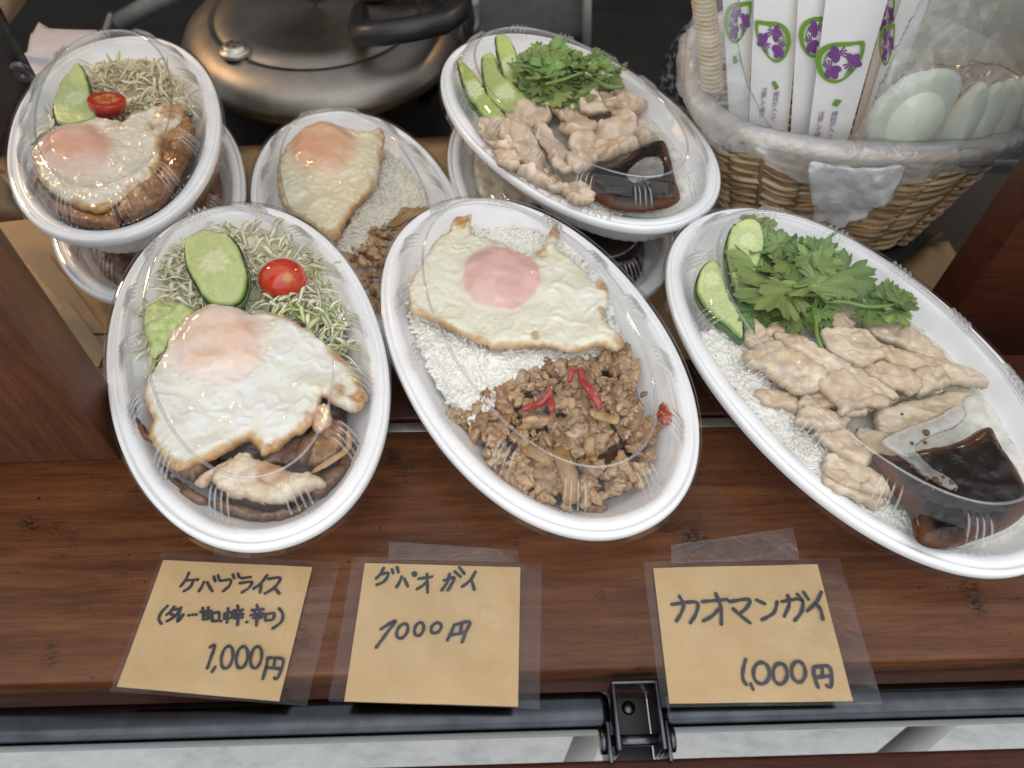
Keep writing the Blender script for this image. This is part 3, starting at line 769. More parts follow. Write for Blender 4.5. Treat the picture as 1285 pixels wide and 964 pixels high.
def strip(name, pxs, z, width_px, th, mat, cols, label, cat, seed=0, group=None, curl=0.0, parent=None):
    """flat bent strip of food following a pixel path"""
    w = [P(a, b, z) for a, b in pxs]; wd = (P(pxs[0][0]+width_px, pxs[0][1], z)-w[0]).length/2
    pts = resample([(p.x, p.y) for p in w], .0012, False); m = len(pts); c = pts.mean(0); V = []; n = 10; C = []
    for i in range(m):
        t = pts[min(i+1, m-1)]-pts[max(i-1, 0)]; t /= np.linalg.norm(t); s = np.array([-t[1], t[0]])
        u = i/(m-1); tp = math.sqrt(max(.05, 1-abs(2*u-1)**4)); zz = .0015*math.sin(u*7+seed)
        for k in range(n):
            a = 2*math.pi*k/n; x = math.cos(a)*wd*tp; h = math.sin(a)*th*.5*tp - curl*x*x/wd
            V.append((pts[i][0]-c[0]+s[0]*x, pts[i][1]-c[1]+s[1]*x, h+zz))
            C.append(mixc(cols[0], cols[1], [abs(math.cos(a))*.6+.4*(math.sin(u*9+seed*2)*.5+.5)])[0])
    F = []
    for i in range(m-1):
        for k in range(n): F.append((i*n+k, i*n+(k+1) % n, (i+1)*n+(k+1) % n, (i+1)*n+k))
    F += [tuple(range(n))[::-1], tuple((m-1)*n+k for k in range(n))]
    V = np.array(V); V += (.0006*fbm(V*400, seed, 2))[:, None]
    return tag(mesh_obj(name, V, F, mat, parent, np.array(C), loc=(c[0], c[1], z)), label, cat, group)

def packet(outline, liquid, foam_highlight, z, label, seed=0, th=.009, bubbles=()):
    """clear film pouch holding dark sauce"""
    w0 = [P(a, b, z) for a, b in outline]; c = sum(w0, Vector())/len(w0); e = empty('sauce_packet', c)
    def wr(q, d):
        q3 = np.column_stack([q, q[:, 0]*0]); return (.0016*fbm(q3*120, seed, 3)+.0010*(1-np.abs(fbm(q3*160+9, seed+3, 2)))*sstep(0, .006, d))
    slab('film', outline, z, th, M_PACKET, lambda V, d: np.tile((.9, .9, .9), (len(V), 1)), .0015, .012, wr, parent=e, low=.15)
    def lc(V, d):
        q3 = np.column_stack([V[:, :2], V[:, 0]*0]); return mixc((.006, .0025, .0015), (.13, .038, .006), (1-sstep(0, .008, d+.004*fbm(q3*120, seed, 3)))*.7)
    slab('liquid', liquid, z+.0008, th*.66, M_SAUCE, lc, .0016, .008, lambda q, d: .0010*fbm(np.column_stack([q*100, q[:, 0]*0]), seed+4, 3), parent=e, low=.2)
    if foam_highlight:  # froth patch that also paints the film's whitish highlight
        slab('foam_highlight', foam_highlight, z+th*.62, .0020, M_FOAM_HIGHLIGHT, lambda V, d: mixc((.40, .33, .29), (.80, .78, .77), sstep(-.2, .35, fbm(np.column_stack([V[:, :2]*220, V[:, 0]*0]), seed, 4))), .0013, .003,
             lambda q, d: .0005*fbm(np.column_stack([q*500, q[:, 0]*0]), 3, 3), parent=e)
    for (x, y, r) in bubbles:
        p = P(x, y, z+th*.8); tv, tf = lathe([(r*.00033*math.sin(t), r*.00026*math.cos(t)) for t in np.linspace(0, math.pi, 8)], 12)
        mesh_obj('bubble', tv, tf, M_SAUCE, e, np.tile((.16, .07, .02), (len(tv), 1)), loc=tuple(p-c))
    return tag(e, label, 'sauce packet')
M_FOAM_HIGHLIGHT = film('sauce_foam_highlight', base=0.05, rough=0.2, haze=0.36, wscale=160, hazecol=(.90, .87, .84))  # pale haze colour holds the packet film's highlight too

# ================================================================== MEALS
SLICE_G = 'boiled chicken slices in the trays'
# ---- left front tray: kebab rice ------------------------------------------------
bed('L', -0.007, .025, M_BROWNMEAT, (.075, .032, .013), .005, 3, 'sauced_rice', (-1, .1), label='dark brown sauce and rice under the egg in the left tray', cat='rice')
bed('L', -0.006, .017, M_VEG, (.80, .78, .60), .003, 4, 'cabbage_bed', (.05, 1), label='pale cabbage layer beneath the cucumber in the left tray', cat='cabbage')
Z = .032
shreds('shredded_cabbage', [(186, 445), (183, 395), (205, 335), (240, 297), (290, 284), (350, 290), (400, 325), (428, 385), (436, 450), (400, 440), (330, 400), (250, 420)],
       Z-.003, 520, 'shredded pale cabbage round the cucumber and tomato in the front left tray')
shreds('shredded_cabbage', [(315, 385), (350, 372), (400, 375), (432, 400), (436, 440), (390, 430), (340, 405)], Z+.002, 60,
       'curly green cabbage shreds just below the tomato in the left tray', tone=((.60, .68, .34), (.74, .76, .54), (.50, .62, .24)))
meat([(181, 398), (190, 386), (203, 382), (222, 388), (240, 386), (246, 398), (232, 412), (214, 428), (205, 446), (192, 452), (186, 430)], Z+.004,
     'crumpled pale green lettuce leaf at the left edge of the left tray', .003, 5, M_VEG, (.42, .56, .16), (.60, .70, .32), (.50, .60, .20), cat='lettuce', name='lettuce_leaf', fold=.006, edge_dark=.1)
cucumber([(235, 310), (245, 303), (258, 299), (271, 300), (280, 304), (289, 304), (300, 316), (308, 331), (314, 353), (310, 372), (300, 384), (284, 387), (267, 384), (256, 375), (245, 357), (236, 340), (233, 324)],
         Z+.008, 'thick green cucumber slice beside the tomato in the front left tray', (273, 338), .006, grad=(.10, .12), seed=2)
# cherry tomato
def tomato(px, z, size, label, seed, cut=None):
    v = ICO4[0].copy(); V = v*np.array([1, .92, .86])*size
    c = mixc((.50, .012, .006), (.62, .05, .012), sstep(-.4, .5, fbm(v*1.5, seed, 3)))
    st = np.array([.45, -.55, .75]); st /= np.linalg.norm(st); c = mixc(c, (.55, .28, .06), (1-sstep(.16, .26, np.linalg.norm(v-st, axis=1)))*.8)
    c = mixc(c, (.70, .20, .06), .35*(1-sstep(.0, .10, np.abs(v[:, 0]*.6+v[:, 1]*.8))))
    if cut:
        V[:, 2] = np.minimum(V[:, 2], size*.18); top = V[:, 2] > size*.175; rr = np.linalg.norm(V[:, :2], axis=1)/size
        a = np.arctan2(V[:, 1], V[:, 0]); cc = mixc((.42, .020, .008), (.60, .17, .03), sstep(.2, .8, .5+.5*np.cos(a*4+1))*(1-sstep(.55, .75, rr)))
        cc = mixc(cc, (.62, .36, .10), (sstep(.25, .35, rr)*(1-sstep(.5, .62, rr)))*(.5+.5*np.cos(a*10)>.72))
        c[top] = cc[top]
    o = mesh_obj('cherry_tomato', V, ICO4[1], M_TOMATO, None, c, loc=tuple(P(px[0], px[1], z)))
    if cut: o.rotation_euler = cut
    return tag(o, label, 'tomato')
tomato((355, 351), Z+.004, .0142, 'shiny red cherry tomato half beside the cucumber in the front left tray', 3)
# grilled chicken under and below the egg
KEB = 'grilled chicken slices beside the egg'
z2 = .031
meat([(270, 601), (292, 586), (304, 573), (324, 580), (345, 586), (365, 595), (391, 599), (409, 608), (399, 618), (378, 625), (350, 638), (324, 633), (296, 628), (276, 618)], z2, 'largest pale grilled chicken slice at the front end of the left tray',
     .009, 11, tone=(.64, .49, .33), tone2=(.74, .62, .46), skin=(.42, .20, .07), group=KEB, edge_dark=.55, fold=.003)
meat([(247, 610), (262, 596), (283, 583), (296, 581), (294, 594), (274, 604), (266, 615), (252, 616)], z2-.001, 'small pale chicken slice left of the largest one in the left tray', .007, 12, skin=(.45, .24, .09), group=KEB, edge_dark=.5)
meat([(330, 590), (352, 566), (380, 556), (402, 540), (414, 550), (398, 572), (370, 590)], z2-.003, 'dark sauced meat chunk under the egg front edge in the left tray', .009, 13, M_BROWNMEAT, (.10, .04, .015), (.20, .09, .035), (.28, .13, .05), cat='meat', name='meat_chunk')
meat([(400, 540), (416, 530), (436, 545), (430, 570), (410, 588), (388, 592), (396, 568)], z2-.002, 'brown sauced meat chunk at the right of the left tray', .009, 14, M_BROWNMEAT, (.14, .06, .022), (.26, .12, .05), (.32, .16, .06), cat='meat', name='meat_chunk')
meat([(396, 516), (412, 512), (418, 532), (404, 546), (394, 540)], z2+.004, 'pinkish chicken piece poking out under the egg in the left tray', .006, 15, tone=(.60, .38, .24), group=KEB)
meat([(196, 570), (214, 596), (240, 616), (262, 632), (252, 638), (226, 622), (204, 598)], z2-.006, 'dark sauced meat strip along the lower left wall of the left tray', .007, 19, M_BROWNMEAT, (.12, .05, .02), (.24, .11, .045), (.34, .17, .065), cat='meat', name='meat_chunk')
meat([(400, 602), (424, 584), (442, 556), (450, 566), (438, 596), (412, 622), (392, 628)], z2-.006, 'dark sauced meat strip along the lower right wall of the left tray', .007, 20, M_BROWNMEAT, (.10, .042, .017), (.20, .09, .036), (.30, .14, .05), cat='meat', name='meat_chunk')
meat([(262, 630), (300, 636), (345, 644), (384, 634), (378, 646), (340, 656), (290, 650)], z2-.008, 'dark sauced rice strip at the very front of the left tray', .006, 21, M_BROWNMEAT, (.12, .055, .022), (.22, .11, .05), (.40, .26, .14), cat='meat', name='meat_chunk')
strip('onion_strip', [(436, 540), (437, 556), (428, 570), (410, 584), (390, 593)], z2+.004, 9, .0022, M_BROWNMEAT, ((.50, .34, .16), (.36, .20, .08)), 'curved pale brown onion strip at the right of the left tray', 'onion', 3)
meat([(165, 520), (172, 513), (180, 530), (196, 560), (186, 556), (172, 540)], z2-.002, 'dark meat scrap pressed to the left wall of the left tray', .005, 17, M_BROWNMEAT, (.16, .07, .03), (.28, .13, .05), (.3, .14, .05), cat='meat', name='meat_chunk')
meat([(222, 592), (250, 584), (275, 580), (262, 600), (244, 610), (228, 602)], z2-.004, 'dark sauced scrap beneath the egg corner in the left tray', .008, 18, M_BROWNMEAT, (.10, .04, .015), (.2, .09, .035), (.28, .13, .05), cat='meat', name='meat_chunk')
egg([(250, 396), (269, 388), (297, 390), (315, 397), (343, 396), (371, 406), (399, 425), (427, 448), (447, 468), (456, 488), (462, 505), (446, 519), (424, 512), (405, 502), (402, 521), (390, 539), (362, 557), (339, 572), (327, 572), (313, 556),
     (292, 567), (264, 581), (236, 591), (217, 591), (199, 567), (187, 549), (191, 530), (182, 502), (187, 479), (203, 455), (213, 432), (227, 411)], .036, (275, 432, 58, 46),
    'big white fried egg with peach yolk and browned edge in the front left tray', [(454, 506, 20, 1), (345, 568, 18, .8), (395, 533, 16, .8), (225, 588, 14, .6), (190, 535, 9, .5), (425, 500, 16, .6)], th=.0045, seed=1,
    yolk_col=(.82, .56, .42), yolk_film=.50, wrk=.42, yolk_h=.0042, hard=.34, edge=.0042, white=(.80, .80, .76))

# ---- middle front tray: minced meat, rice, egg ----------------------------------
bed('M', -.006, .018, M_RICE, (.80, .77, .69), .002, 7, 'rice_bed', (.0, 1), label='packed white rice layer under the egg in the middle tray', cat='rice')
bed('M', -.009, .026, M_BROWNMEAT, (.10, .045, .016), .003, 8, 'gravy', (-1, .05), label='brown gravy under the minced meat in the middle tray', cat='sauce')
rice('rice', [(515, 400), (530, 440), (555, 492), (600, 530), (640, 485), (705, 455), (775, 440), (770, 400), (750, 345), (690, 292), (620, 284), (565, 288), (520, 340)], .031, 1900, 'white cooked rice below the egg in the front middle tray')
rice('rice', [(590, 294), (640, 286), (690, 295), (700, 315), (640, 320), (600, 308)], .034, 220, 'small patch of white rice showing above the middle egg')
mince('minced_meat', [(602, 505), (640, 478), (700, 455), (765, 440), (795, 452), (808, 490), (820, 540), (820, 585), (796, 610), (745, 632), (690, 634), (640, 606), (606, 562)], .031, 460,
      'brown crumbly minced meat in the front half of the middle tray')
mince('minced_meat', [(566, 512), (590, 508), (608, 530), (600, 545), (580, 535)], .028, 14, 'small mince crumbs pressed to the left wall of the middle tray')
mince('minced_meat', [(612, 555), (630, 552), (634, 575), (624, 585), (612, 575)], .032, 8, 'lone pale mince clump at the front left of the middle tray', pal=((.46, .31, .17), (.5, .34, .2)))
egg([(512, 364), (521, 344), (536, 323), (550, 301), (563, 294), (567, 282), (577, 277), (592, 273), (591, 290), (597, 299), (615, 303), (635, 311), (652, 319), (661, 326), (676, 318), (685, 303), (697, 285), (702, 296), (699, 313),
     (714, 325), (731, 340), (743, 356), (753, 354), (763, 364), (761, 388), (755, 402), (767, 414), (783, 429), (772, 443), (750, 437), (722, 445), (695, 441), (659, 439), (625, 439), (606, 435), (582, 424), (557, 412), (533, 402), (516, 393)],
    .0385, (630, 355, 48, 37), 'creamy fried egg with pink yolk on rice in the middle tray', [(580, 284, 15, 1), (696, 298, 16, 1), (756, 364, 14, .9), (676, 324, 15, .7), (672, 428, 8, .8), (775, 432, 11, .7), (755, 395, 10, .7)], th=.0042, seed=4,
    yolk_col=(.74, .44, .40), yolk_film=.18, wrk=.6, yolk_h=.0035, hard=.05, edge=.0028, white=(.80, .78, .66), brown=.75)
RED = ((.42, .022, .010), (.30, .012, .006))
strip('chili_strip', [(655, 518), (668, 509), (682, 502), (690, 492)], .041, 10, .004, M_TOMATO, RED, 'red chili strip lying slanted, left of the middle mince', 'chili', 1, 'red chili strips in the mince')
strip('chili_strip', [(689, 489), (691, 502), (692, 518)], .042, 9, .004, M_TOMATO, RED, 'short upright red chili strip in the centre of the mince', 'chili', 2, 'red chili strips in the mince')
strip('chili_strip', [(728, 462), (734, 480), (744, 497), (755, 512)], .043, 12, .004, M_TOMATO, RED, 'longest red chili strip pointing down to the right in the mince', 'chili', 3, 'red chili strips in the mince')
strip('chili_strip', [(720, 458), (717, 468), (715, 478)], .043, 8, .004, M_TOMATO, RED, 'small red chili strip at the top of the mince, below the egg', 'chili', 4, 'red chili strips in the mince')
lump('chili_scrap', (834, 520), .029, .004, M_TOMATO, ((.30, .04, .012), (.42, .10, .03)), 'red chili scrap stuck to the right wall of the middle tray', 'chili', 3, .5, (.8, 1.6, .5))
ON = ((.40, .24, .09), (.26, .13, .045))
strip('onion_strip', [(700, 560), (708, 580), (715, 605), (717, 632)], .037, 24, .0025, M_BROWNMEAT, ON, 'wide translucent brown onion strip at the front of the mince', 'onion', 5, 'brown onion strips in the mince', .0015)
strip('onion_strip', [(655, 562), (670, 570), (688, 578), (700, 590)], .036, 18, .0025, M_BROWNMEAT, ON, 'brown onion strip left of the widest one in the mince', 'onion', 6, 'brown onion strips in the mince', .001)
strip('onion_strip', [(742, 548), (740, 562), (746, 580)], .038, 14, .0025, M_BROWNMEAT, ON, 'brown onion strip right of the widest one in the mince', 'onion', 7, 'brown onion strips in the mince')
strip('onion_strip', [(740, 518), (758, 522), (776, 532)], .040, 14, .0025, M_BROWNMEAT, ((.46, .30, .13), (.33, .18, .06)), 'brown onion strip under the long chili in the mince', 'onion', 8, 'brown onion strips in the mince')
strip('basil_leaf', [(622, 548), (634, 568), (645, 588)], .031, 14, .0015, M_LEAF, ((.015, .035, .012), (.03, .06, .02)), 'dark green basil leaf at the front left of the mince', 'basil', 2)
# water drop under the lid
tv, tf = lathe([(0.0, .0012), (.003, .0010), (.0052, .0004), (.006, -.0002)], 24); wd = mesh_obj('water_drop', tv, tf, M_LID, loc=tuple(P(722, 534, .0545)))
tag(wd, 'round water drop on the lid over the mince', 'water drop')

# ---- right front tray: chicken rice ---------------------------------------------
bed('R', -.006, .018, M_RICE, (.80, .77, .69), .002, 9, 'rice_bed', label='packed white rice layer under the chicken in the right tray', cat='rice')
rice('rice', [(880, 425), (925, 405), (990, 420), (1000, 520), (1080, 600), (1150, 660), (1140, 682), (1080, 640), (1000, 578), (930, 500), (890, 452)], .031, 1500, 'white rice along the left edge of the right tray')
rice('rice', [(970, 405), (1020, 405), (1025, 440), (980, 435)], .034, 90, 'small patch of rice under the coriander in the right tray')
SC, OX, OY = .3112, 900, 400
CH = [([(150, 310), (220, 300), (310, 330), (320, 380), (250, 370), (170, 345)], .033, 'thin chicken slice half over the rice at the left of the right tray'),
      ([(430, 620), (520, 680), (640, 740), (630, 780), (540, 740), (440, 680)], .033, 'long chicken scrap nearest the front left rim of the right tray'),
      ([(440, 560), (500, 565), (590, 615), (635, 655), (560, 700), (480, 670), (430, 610)], .035, 'chicken slice beside the left edge of the sauce packet'),
      ([(560, 690), (640, 640), (700, 700), (640, 730)], .035, 'small chicken piece just left of the dark sauce'),
      ([(400, 480), (500, 450), (600, 560), (560, 610), (450, 540)], .035, 'chicken slice tucked under the sauce packet corner'),
      ([(500, 400), (620, 330), (780, 320), (700, 350), (560, 410)], .036, 'pinkish chicken edge along the top of the sauce packet'),
      ([(610, 20), (700, 35), (800, 80), (880, 150), (920, 200), (840, 190), (750, 140), (660, 100), (600, 60)], .035, 'curved chicken slice at the right edge below the coriander'),
      ([(420, 10), (480, -10), (540, 20), (530, 60), (440, 50)], .036, 'small chicken lump touching the coriander leaves in the right tray'),
      ([(95, 45), (140, 28), (200, 70), (215, 118), (160, 128), (110, 95)], .036, 'small rounded chicken piece below the cucumber in the right tray'),
      ([(180, 70), (240, 28), (300, 50), (320, 85), (240, 98)], .037, 'chicken piece between the cucumber and the long slice'),
      ([(330, 320), (400, 285), (450, 335), (490, 360), (440, 378), (350, 384)], .037, 'chicken slice below the broad one in the right tray'),
      ([(130, 140), (220, 112), (310, 138), (375, 188), (420, 250), (395, 285), (340, 315), (280, 295), (200, 225), (140, 190)], .039, 'broad flat chicken slice at the left of the right tray'),
      ([(245, 85), (330, 86), (400, 125), (470, 168), (560, 205), (640, 258), (695, 312), (640, 325), (560, 290), (480, 245), (420, 240), (370, 185), (300, 135)], .040, 'longest chicken slice running through the middle of the right tray'),
      ([(650, 140), (760, 155), (880, 185), (1000, 218), (1065, 272), (980, 275), (900, 265), (800, 235), (700, 205)], .038, 'long chicken slice at the right above the sauce packet'),
      ([(420, 75), (500, 58), (590, 66), (645, 108), (705, 132), (640, 172), (600, 205), (540, 195), (480, 165), (430, 115)], .041, 'chicken piece with a small hole under the coriander stem'),
      ([(800, 220), (880, 218), (925, 268), (870, 302), (800, 315), (775, 265)], .041, 'round chicken end above the sauce packet'),
      ([(595, 225), (660, 192), (740, 212), (802, 265), (780, 318), (720, 305), (650, 272)], .042, 'thick chicken slice in the centre right of the right tray'),
      ([(310, 420), (350, 370), (430, 378), (510, 400), (495, 448), (430, 460), (350, 445)], .040, 'ragged chicken slice just left of the sauce packet top'),
      ([(640, 390), (780, 345), (900, 320), (980, 330), (900, 420), (780, 460), (680, 470)], .0335, 'chicken slice seen through the top of the sauce packet'),
      ([(560, 470), (660, 470), (720, 540), (680, 600), (600, 560)], .0330, 'chicken piece seen through the left of the sauce packet'),
      ([(408, 270), (490, 222), (545, 258), (600, 300), (665, 352), (560, 372), (490, 405), (468, 350)], .042, 'folded chicken slice in the middle of the right tray')]
for i, (o, z, lab) in enumerate(CH):
    om = np.mean(np.array(o, float), 0); o = [tuple(om+(np.array(p)-om)*1.13) for p in o]
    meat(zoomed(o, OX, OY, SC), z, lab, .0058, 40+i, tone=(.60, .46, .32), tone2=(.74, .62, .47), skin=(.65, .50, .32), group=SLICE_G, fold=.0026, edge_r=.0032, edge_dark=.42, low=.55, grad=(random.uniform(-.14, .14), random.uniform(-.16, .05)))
cucumber([(908, 322), (912, 302), (924, 295), (937, 294), (950, 302), (955, 320), (948, 345), (940, 372), (928, 372), (915, 345)], .041, 'upper cucumber slice partly under the coriander in the right tray', (934, 316), .006, (.05, .30), 5, 12)
cucumber([(872, 370), (877, 348), (891, 340), (902, 350), (911, 377), (931, 409), (931, 426), (912, 411), (890, 395)], .041, 'lower left cucumber slice at the rim of the right tray', (889, 362), .006, (.15, .20), 6, 12)
cx = lambda x, y: (850+x*.249, 260+y*.249)
lv = []
for (x, y, s, h, z, t) in ((590, 405, 285, 200, .046, 10), (470, 210, 180, 160, .044, 14), (560, 290, 170, 100, .043, 14), (640, 400, 270, 5, .047, 10), (780, 380, 220, 25, .046, 14), (700, 290, 170, 60, .048, 16),
                           (620, 480, 190, 250, .044, 12), (700, 500, 150, 300, .043, 14), (620, 260, 150, 20, .046, 16), (350, 95, 95, 60, .046, 16), (420, 90, 80, 20, .046, 16), (520, 200, 130, 130, .047, 12),
                           (960, 500, 130, 280, .042, 16), (1090, 500, 110, 300, .044, 18), (1120, 490, 120, 40, .045, 18), (1040, 470, 110, 90, .045, 18), (480, 300, 200, 190, .043, 12), (440, 490, 160, 230, .042, 12)):
    lv.append((*cx(x, y), z, s*.249, h, t))
st = [([cx(680, 490), cx(695, 580), cx(705, 640), cx(725, 705)], (.045, .047, .0485, .047), .0012), ([cx(690, 205), cx(740, 175), cx(800, 128)], (.046, .046, .043), .0011), ([cx(580, 400), cx(640, 395), cx(720, 350)], .0485, .0011),
      ([cx(740, 475), cx(850, 480), cx(940, 500), cx(1050, 500), cx(1140, 480)], .0455, .0013), ([cx(590, 440), cx(700, 440), cx(800, 445)], .0475, .0016), ([cx(280, 90), cx(350, 95), cx(470, 80)], .045, .0009)]
coriander('coriander_sprig', lv, st, 'fresh green coriander sprig in the right tray by the basket')
packet(zoomed([(520, 418), (640, 368), (760, 320), (1000, 262), (1050, 320), (1085, 430), (1140, 560), (1205, 640), (1262, 760), (1180, 860), (1020, 925), (900, 955), (790, 920), (755, 805), (690, 690), (600, 570), (530, 480)], OX, OY, SC),
       zoomed([(620, 560), (700, 560), (800, 540), (960, 505), (1080, 448), (1140, 540), (1195, 620), (1252, 755), (1165, 848), (1010, 908), (900, 938), (800, 905), (765, 800), (690, 690)], OX, OY, SC),
       zoomed([(660, 498), (760, 440), (870, 400), (960, 352), (1005, 385), (960, 440), (880, 470), (800, 520), (850, 590), (940, 650), (975, 690), (930, 695), (830, 640), (750, 570)], OX, OY, SC),
       .0385, 'clear packet of dark brown sauce in the front right tray', 5, .0105,
       [(*(OX+x*SC, OY+y*SC), r) for x, y, r in ((842, 460, 6), (785, 503, 3.4), (838, 500, 3.4), (745, 385, 2.5), (880, 650, 5), (845, 645, 3), (800, 640, 3), (945, 660, 4.5), (830, 665, 3), (910, 640, 3), (785, 595, 3), (920, 700, 3), (900, 665, 3), (870, 690, 2), (810, 615, 3), (960, 690, 3))])

# ---- tray behind the left pair: egg on rice --------------------------------------
ZBK = ZB+.0
bed('B', -.006, .018, M_RICE, (.80, .77, .69), .002, 10, 'rice_bed', label='packed white rice under the egg in the back tray', cat='rice')
rice('rice', [(425, 305), (470, 225), (482, 195), (505, 205), (532, 240), (526, 265), (480, 285), (450, 318)], ZBK, 520, 'white rice right of the egg in the back middle tray', tone=(.74, .70, .60))
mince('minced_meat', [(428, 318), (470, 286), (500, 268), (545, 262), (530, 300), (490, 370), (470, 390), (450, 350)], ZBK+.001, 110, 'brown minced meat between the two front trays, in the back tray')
strip('onion_strip', [(488, 285), (505, 272), (525, 268), (540, 272)], ZBK+.007, 16, .0025, M_BROWNMEAT, ON, 'brown onion strip on the mince in the back tray', 'onion', 9)
egg([(350, 208), (365, 181), (381, 168), (408, 159), (430, 164), (462, 169), (478, 163), (483, 176), (480, 200), (471, 238), (454, 257), (435, 281), (419, 306), (389, 282), (362, 266), (350, 246)], ZBK+.006, (407, 190, 40, 30),
    'yellowish fried egg with orange-pink yolk in the back tray before the pot', [(480, 175, 10, .6), (458, 255, 12, .7), (418, 300, 14, .7)], th=.0045, seed=8, yolk_col=(.74, .40, .24), yolk_film=.35, yolk_h=.0055, hard=.15, edge=.0035, white=(.76, .70, .52), brown=.8)

# ---- far left stack --------------------------------------------------------------
bed('TL', -.007, .025, M_BROWNMEAT, (.075, .032, .013), .005, 13, 'sauced_rice', (-1, .2), label='dark sauce under the egg in the far left tray', cat='sauce')
bed('TL', -.006, .018, M_VEG, (.66, .62, .46), .003, 14, 'cabbage_bed', (.15, 1), label='pale cabbage layer under the far left cucumber', cat='cabbage')
shreds('shredded_cabbage', [(118, 82), (160, 78), (205, 90), (238, 120), (240, 150), (180, 152), (125, 150), (112, 110)], ZT-.002, 260, 'shredded pale cabbage behind the tomato in the far left tray',
       tone=((.72, .68, .46), (.76, .70, .54), (.58, .60, .30), (.74, .67, .54)))
shreds('shredded_cabbage', [(60, 165), (66, 140), (80, 150), (80, 175)], ZT-.002, 30, 'few cabbage shreds left of the cucumber in the far left tray')
cucumber([(68, 143), (72, 128), (81, 114), (94, 101), (106, 94), (114, 105), (119, 130), (124, 150), (103, 158), (75, 157)], ZT+.004, 'half cucumber slice left of the tomato in the far left tray', (98, 132), .006, (.05, .15), 9, 16)
tomato((134, 128), ZT+.011, .0125, 'cut cherry tomato half showing seeds in the far left tray', 6, (R(-6), R(10), R(20)))
BK = dict(mat=M_BROWNMEAT, tone=(.20, .085, .03), tone2=(.34, .17, .07), skin=(.44, .25, .10), cat='meat', name='meat_slice')
meat([(205, 160), (232, 150), (246, 165), (240, 200), (222, 236), (205, 235), (200, 195)], ZT, 'brown grilled meat slice right of the egg in the far left tray', .009, 61, **BK)
meat([(186, 236), (212, 222), (228, 228), (205, 258), (170, 280), (150, 276), (165, 250)], ZT, 'brown grilled meat slice at the front right of the far left tray', .009, 62, **BK)
meat([(60, 245), (85, 262), (120, 272), (158, 270), (150, 288), (105, 288), (66, 268)], ZT-.001, 'dark sauced meat along the front of the far left tray', .008, 63, **BK)
meat([(42, 215), (52, 230), (66, 255), (56, 252), (44, 235)], ZT-.001, 'dark sauced meat at the left edge of the far left tray', .007, 64, **BK)
egg([(41, 199), (50, 184), (75, 165), (103, 159), (125, 152), (152, 156), (172, 146), (200, 138), (231, 130), (229, 155), (212, 172), (204, 186), (205, 205), (188, 230), (163, 247), (132, 268), (103, 265), (72, 249), (52, 229)], ZT+.006, (98, 192, 46, 30),
    'fried egg with pinkish yolk and brown crisp corner in the far left tray', [(218, 145, 26, .85), (175, 248, 26, .9), (205, 215, 20, .9), (195, 165, 14, .6), (150, 160, 14, .5)], th=.0045, seed=12, yolk_col=(.78, .46, .34), yolk_film=.35, yolk_h=.0055, hard=.2, edge=.004, white=(.78, .74, .62))
# lower tray of that stack
bed('TL2', -.006, .020, M_BROWNMEAT, (.20, .10, .045), .004, 15, 'sauced_meal', label='brown sauced meal inside the lower far left tray', cat='meal')
bed('T2', -.006, .020, M_SAUCE, (.020, .009, .005), .003, 16, 'dark_sauce_meal', (-1, 0), label='dark brown sauce in the lower tray beneath the coriander tray', cat='sauce')
bed('T2', -.005, .020, M_RICE, (.60, .55, .45), .003, 17, 'rice_bed', (-.05, 1), label='pale rice in the lower tray beneath the coriander tray', cat='rice')

# ---- upper right stack -------------------------------------------------------------
bed('T', -.006, .018, M_RICE, (.80, .77, .69), .002, 18, 'rice_bed', label='packed white rice under the folded meat in the upper tray', cat='rice')
rice('rice', [(612, 172), (650, 190), (720, 238), (780, 268), (760, 272), (690, 245), (640, 215), (610, 190)], ZT, 420, 'white rice along the front rim of the coriander tray', tone=(.70, .64, .54))
S3, X3, Y3 = .2957, 540, 30
PK = [[(220, 440), (330, 430), (400, 500), (380, 560), (290, 560), (230, 500)], [(330, 390), (430, 360), (500, 380), (490, 440), (380, 450)], [(490, 350), (560, 335), (640, 370), (660, 430), (590, 440), (520, 400)],
      [(560, 400), (640, 420), (700, 470), (640, 500), (560, 470)], [(640, 340), (740, 310), (790, 350), (740, 390), (660, 390)], [(740, 360), (830, 320), (910, 318), (890, 370), (800, 395), (750, 400)],
      [(680, 280), (720, 245), (770, 290), (760, 330), (700, 330)], [(770, 285), (820, 280), (830, 320), (790, 335)], [(680, 480), (740, 430), (820, 420), (870, 450), (840, 500), (740, 515)], [(770, 400), (860, 390), (880, 430), (860, 450)],
      [(300, 500), (400, 450), (470, 540), (510, 620), (450, 640), (380, 600)], [(430, 440), (500, 450), (580, 560), (600, 640), (540, 660), (490, 560)], [(590, 500), (680, 490), (700, 540), (620, 570)], [(640, 560), (720, 510), (820, 520), (860, 560), (760, 590), (680, 600)],
      [(590, 580), (690, 570), (700, 600), (640, 640), (590, 630)], [(370, 600), (440, 640), (520, 700), (470, 700), (380, 650)], [(480, 660), (540, 640), (560, 720), (500, 720)], [(560, 700), (640, 690), (690, 760), (620, 780), (570, 740)], [(860, 450), (940, 470), (960, 500), (880, 520)],
      [(280, 560), (360, 570), (380, 620), (300, 610)]]
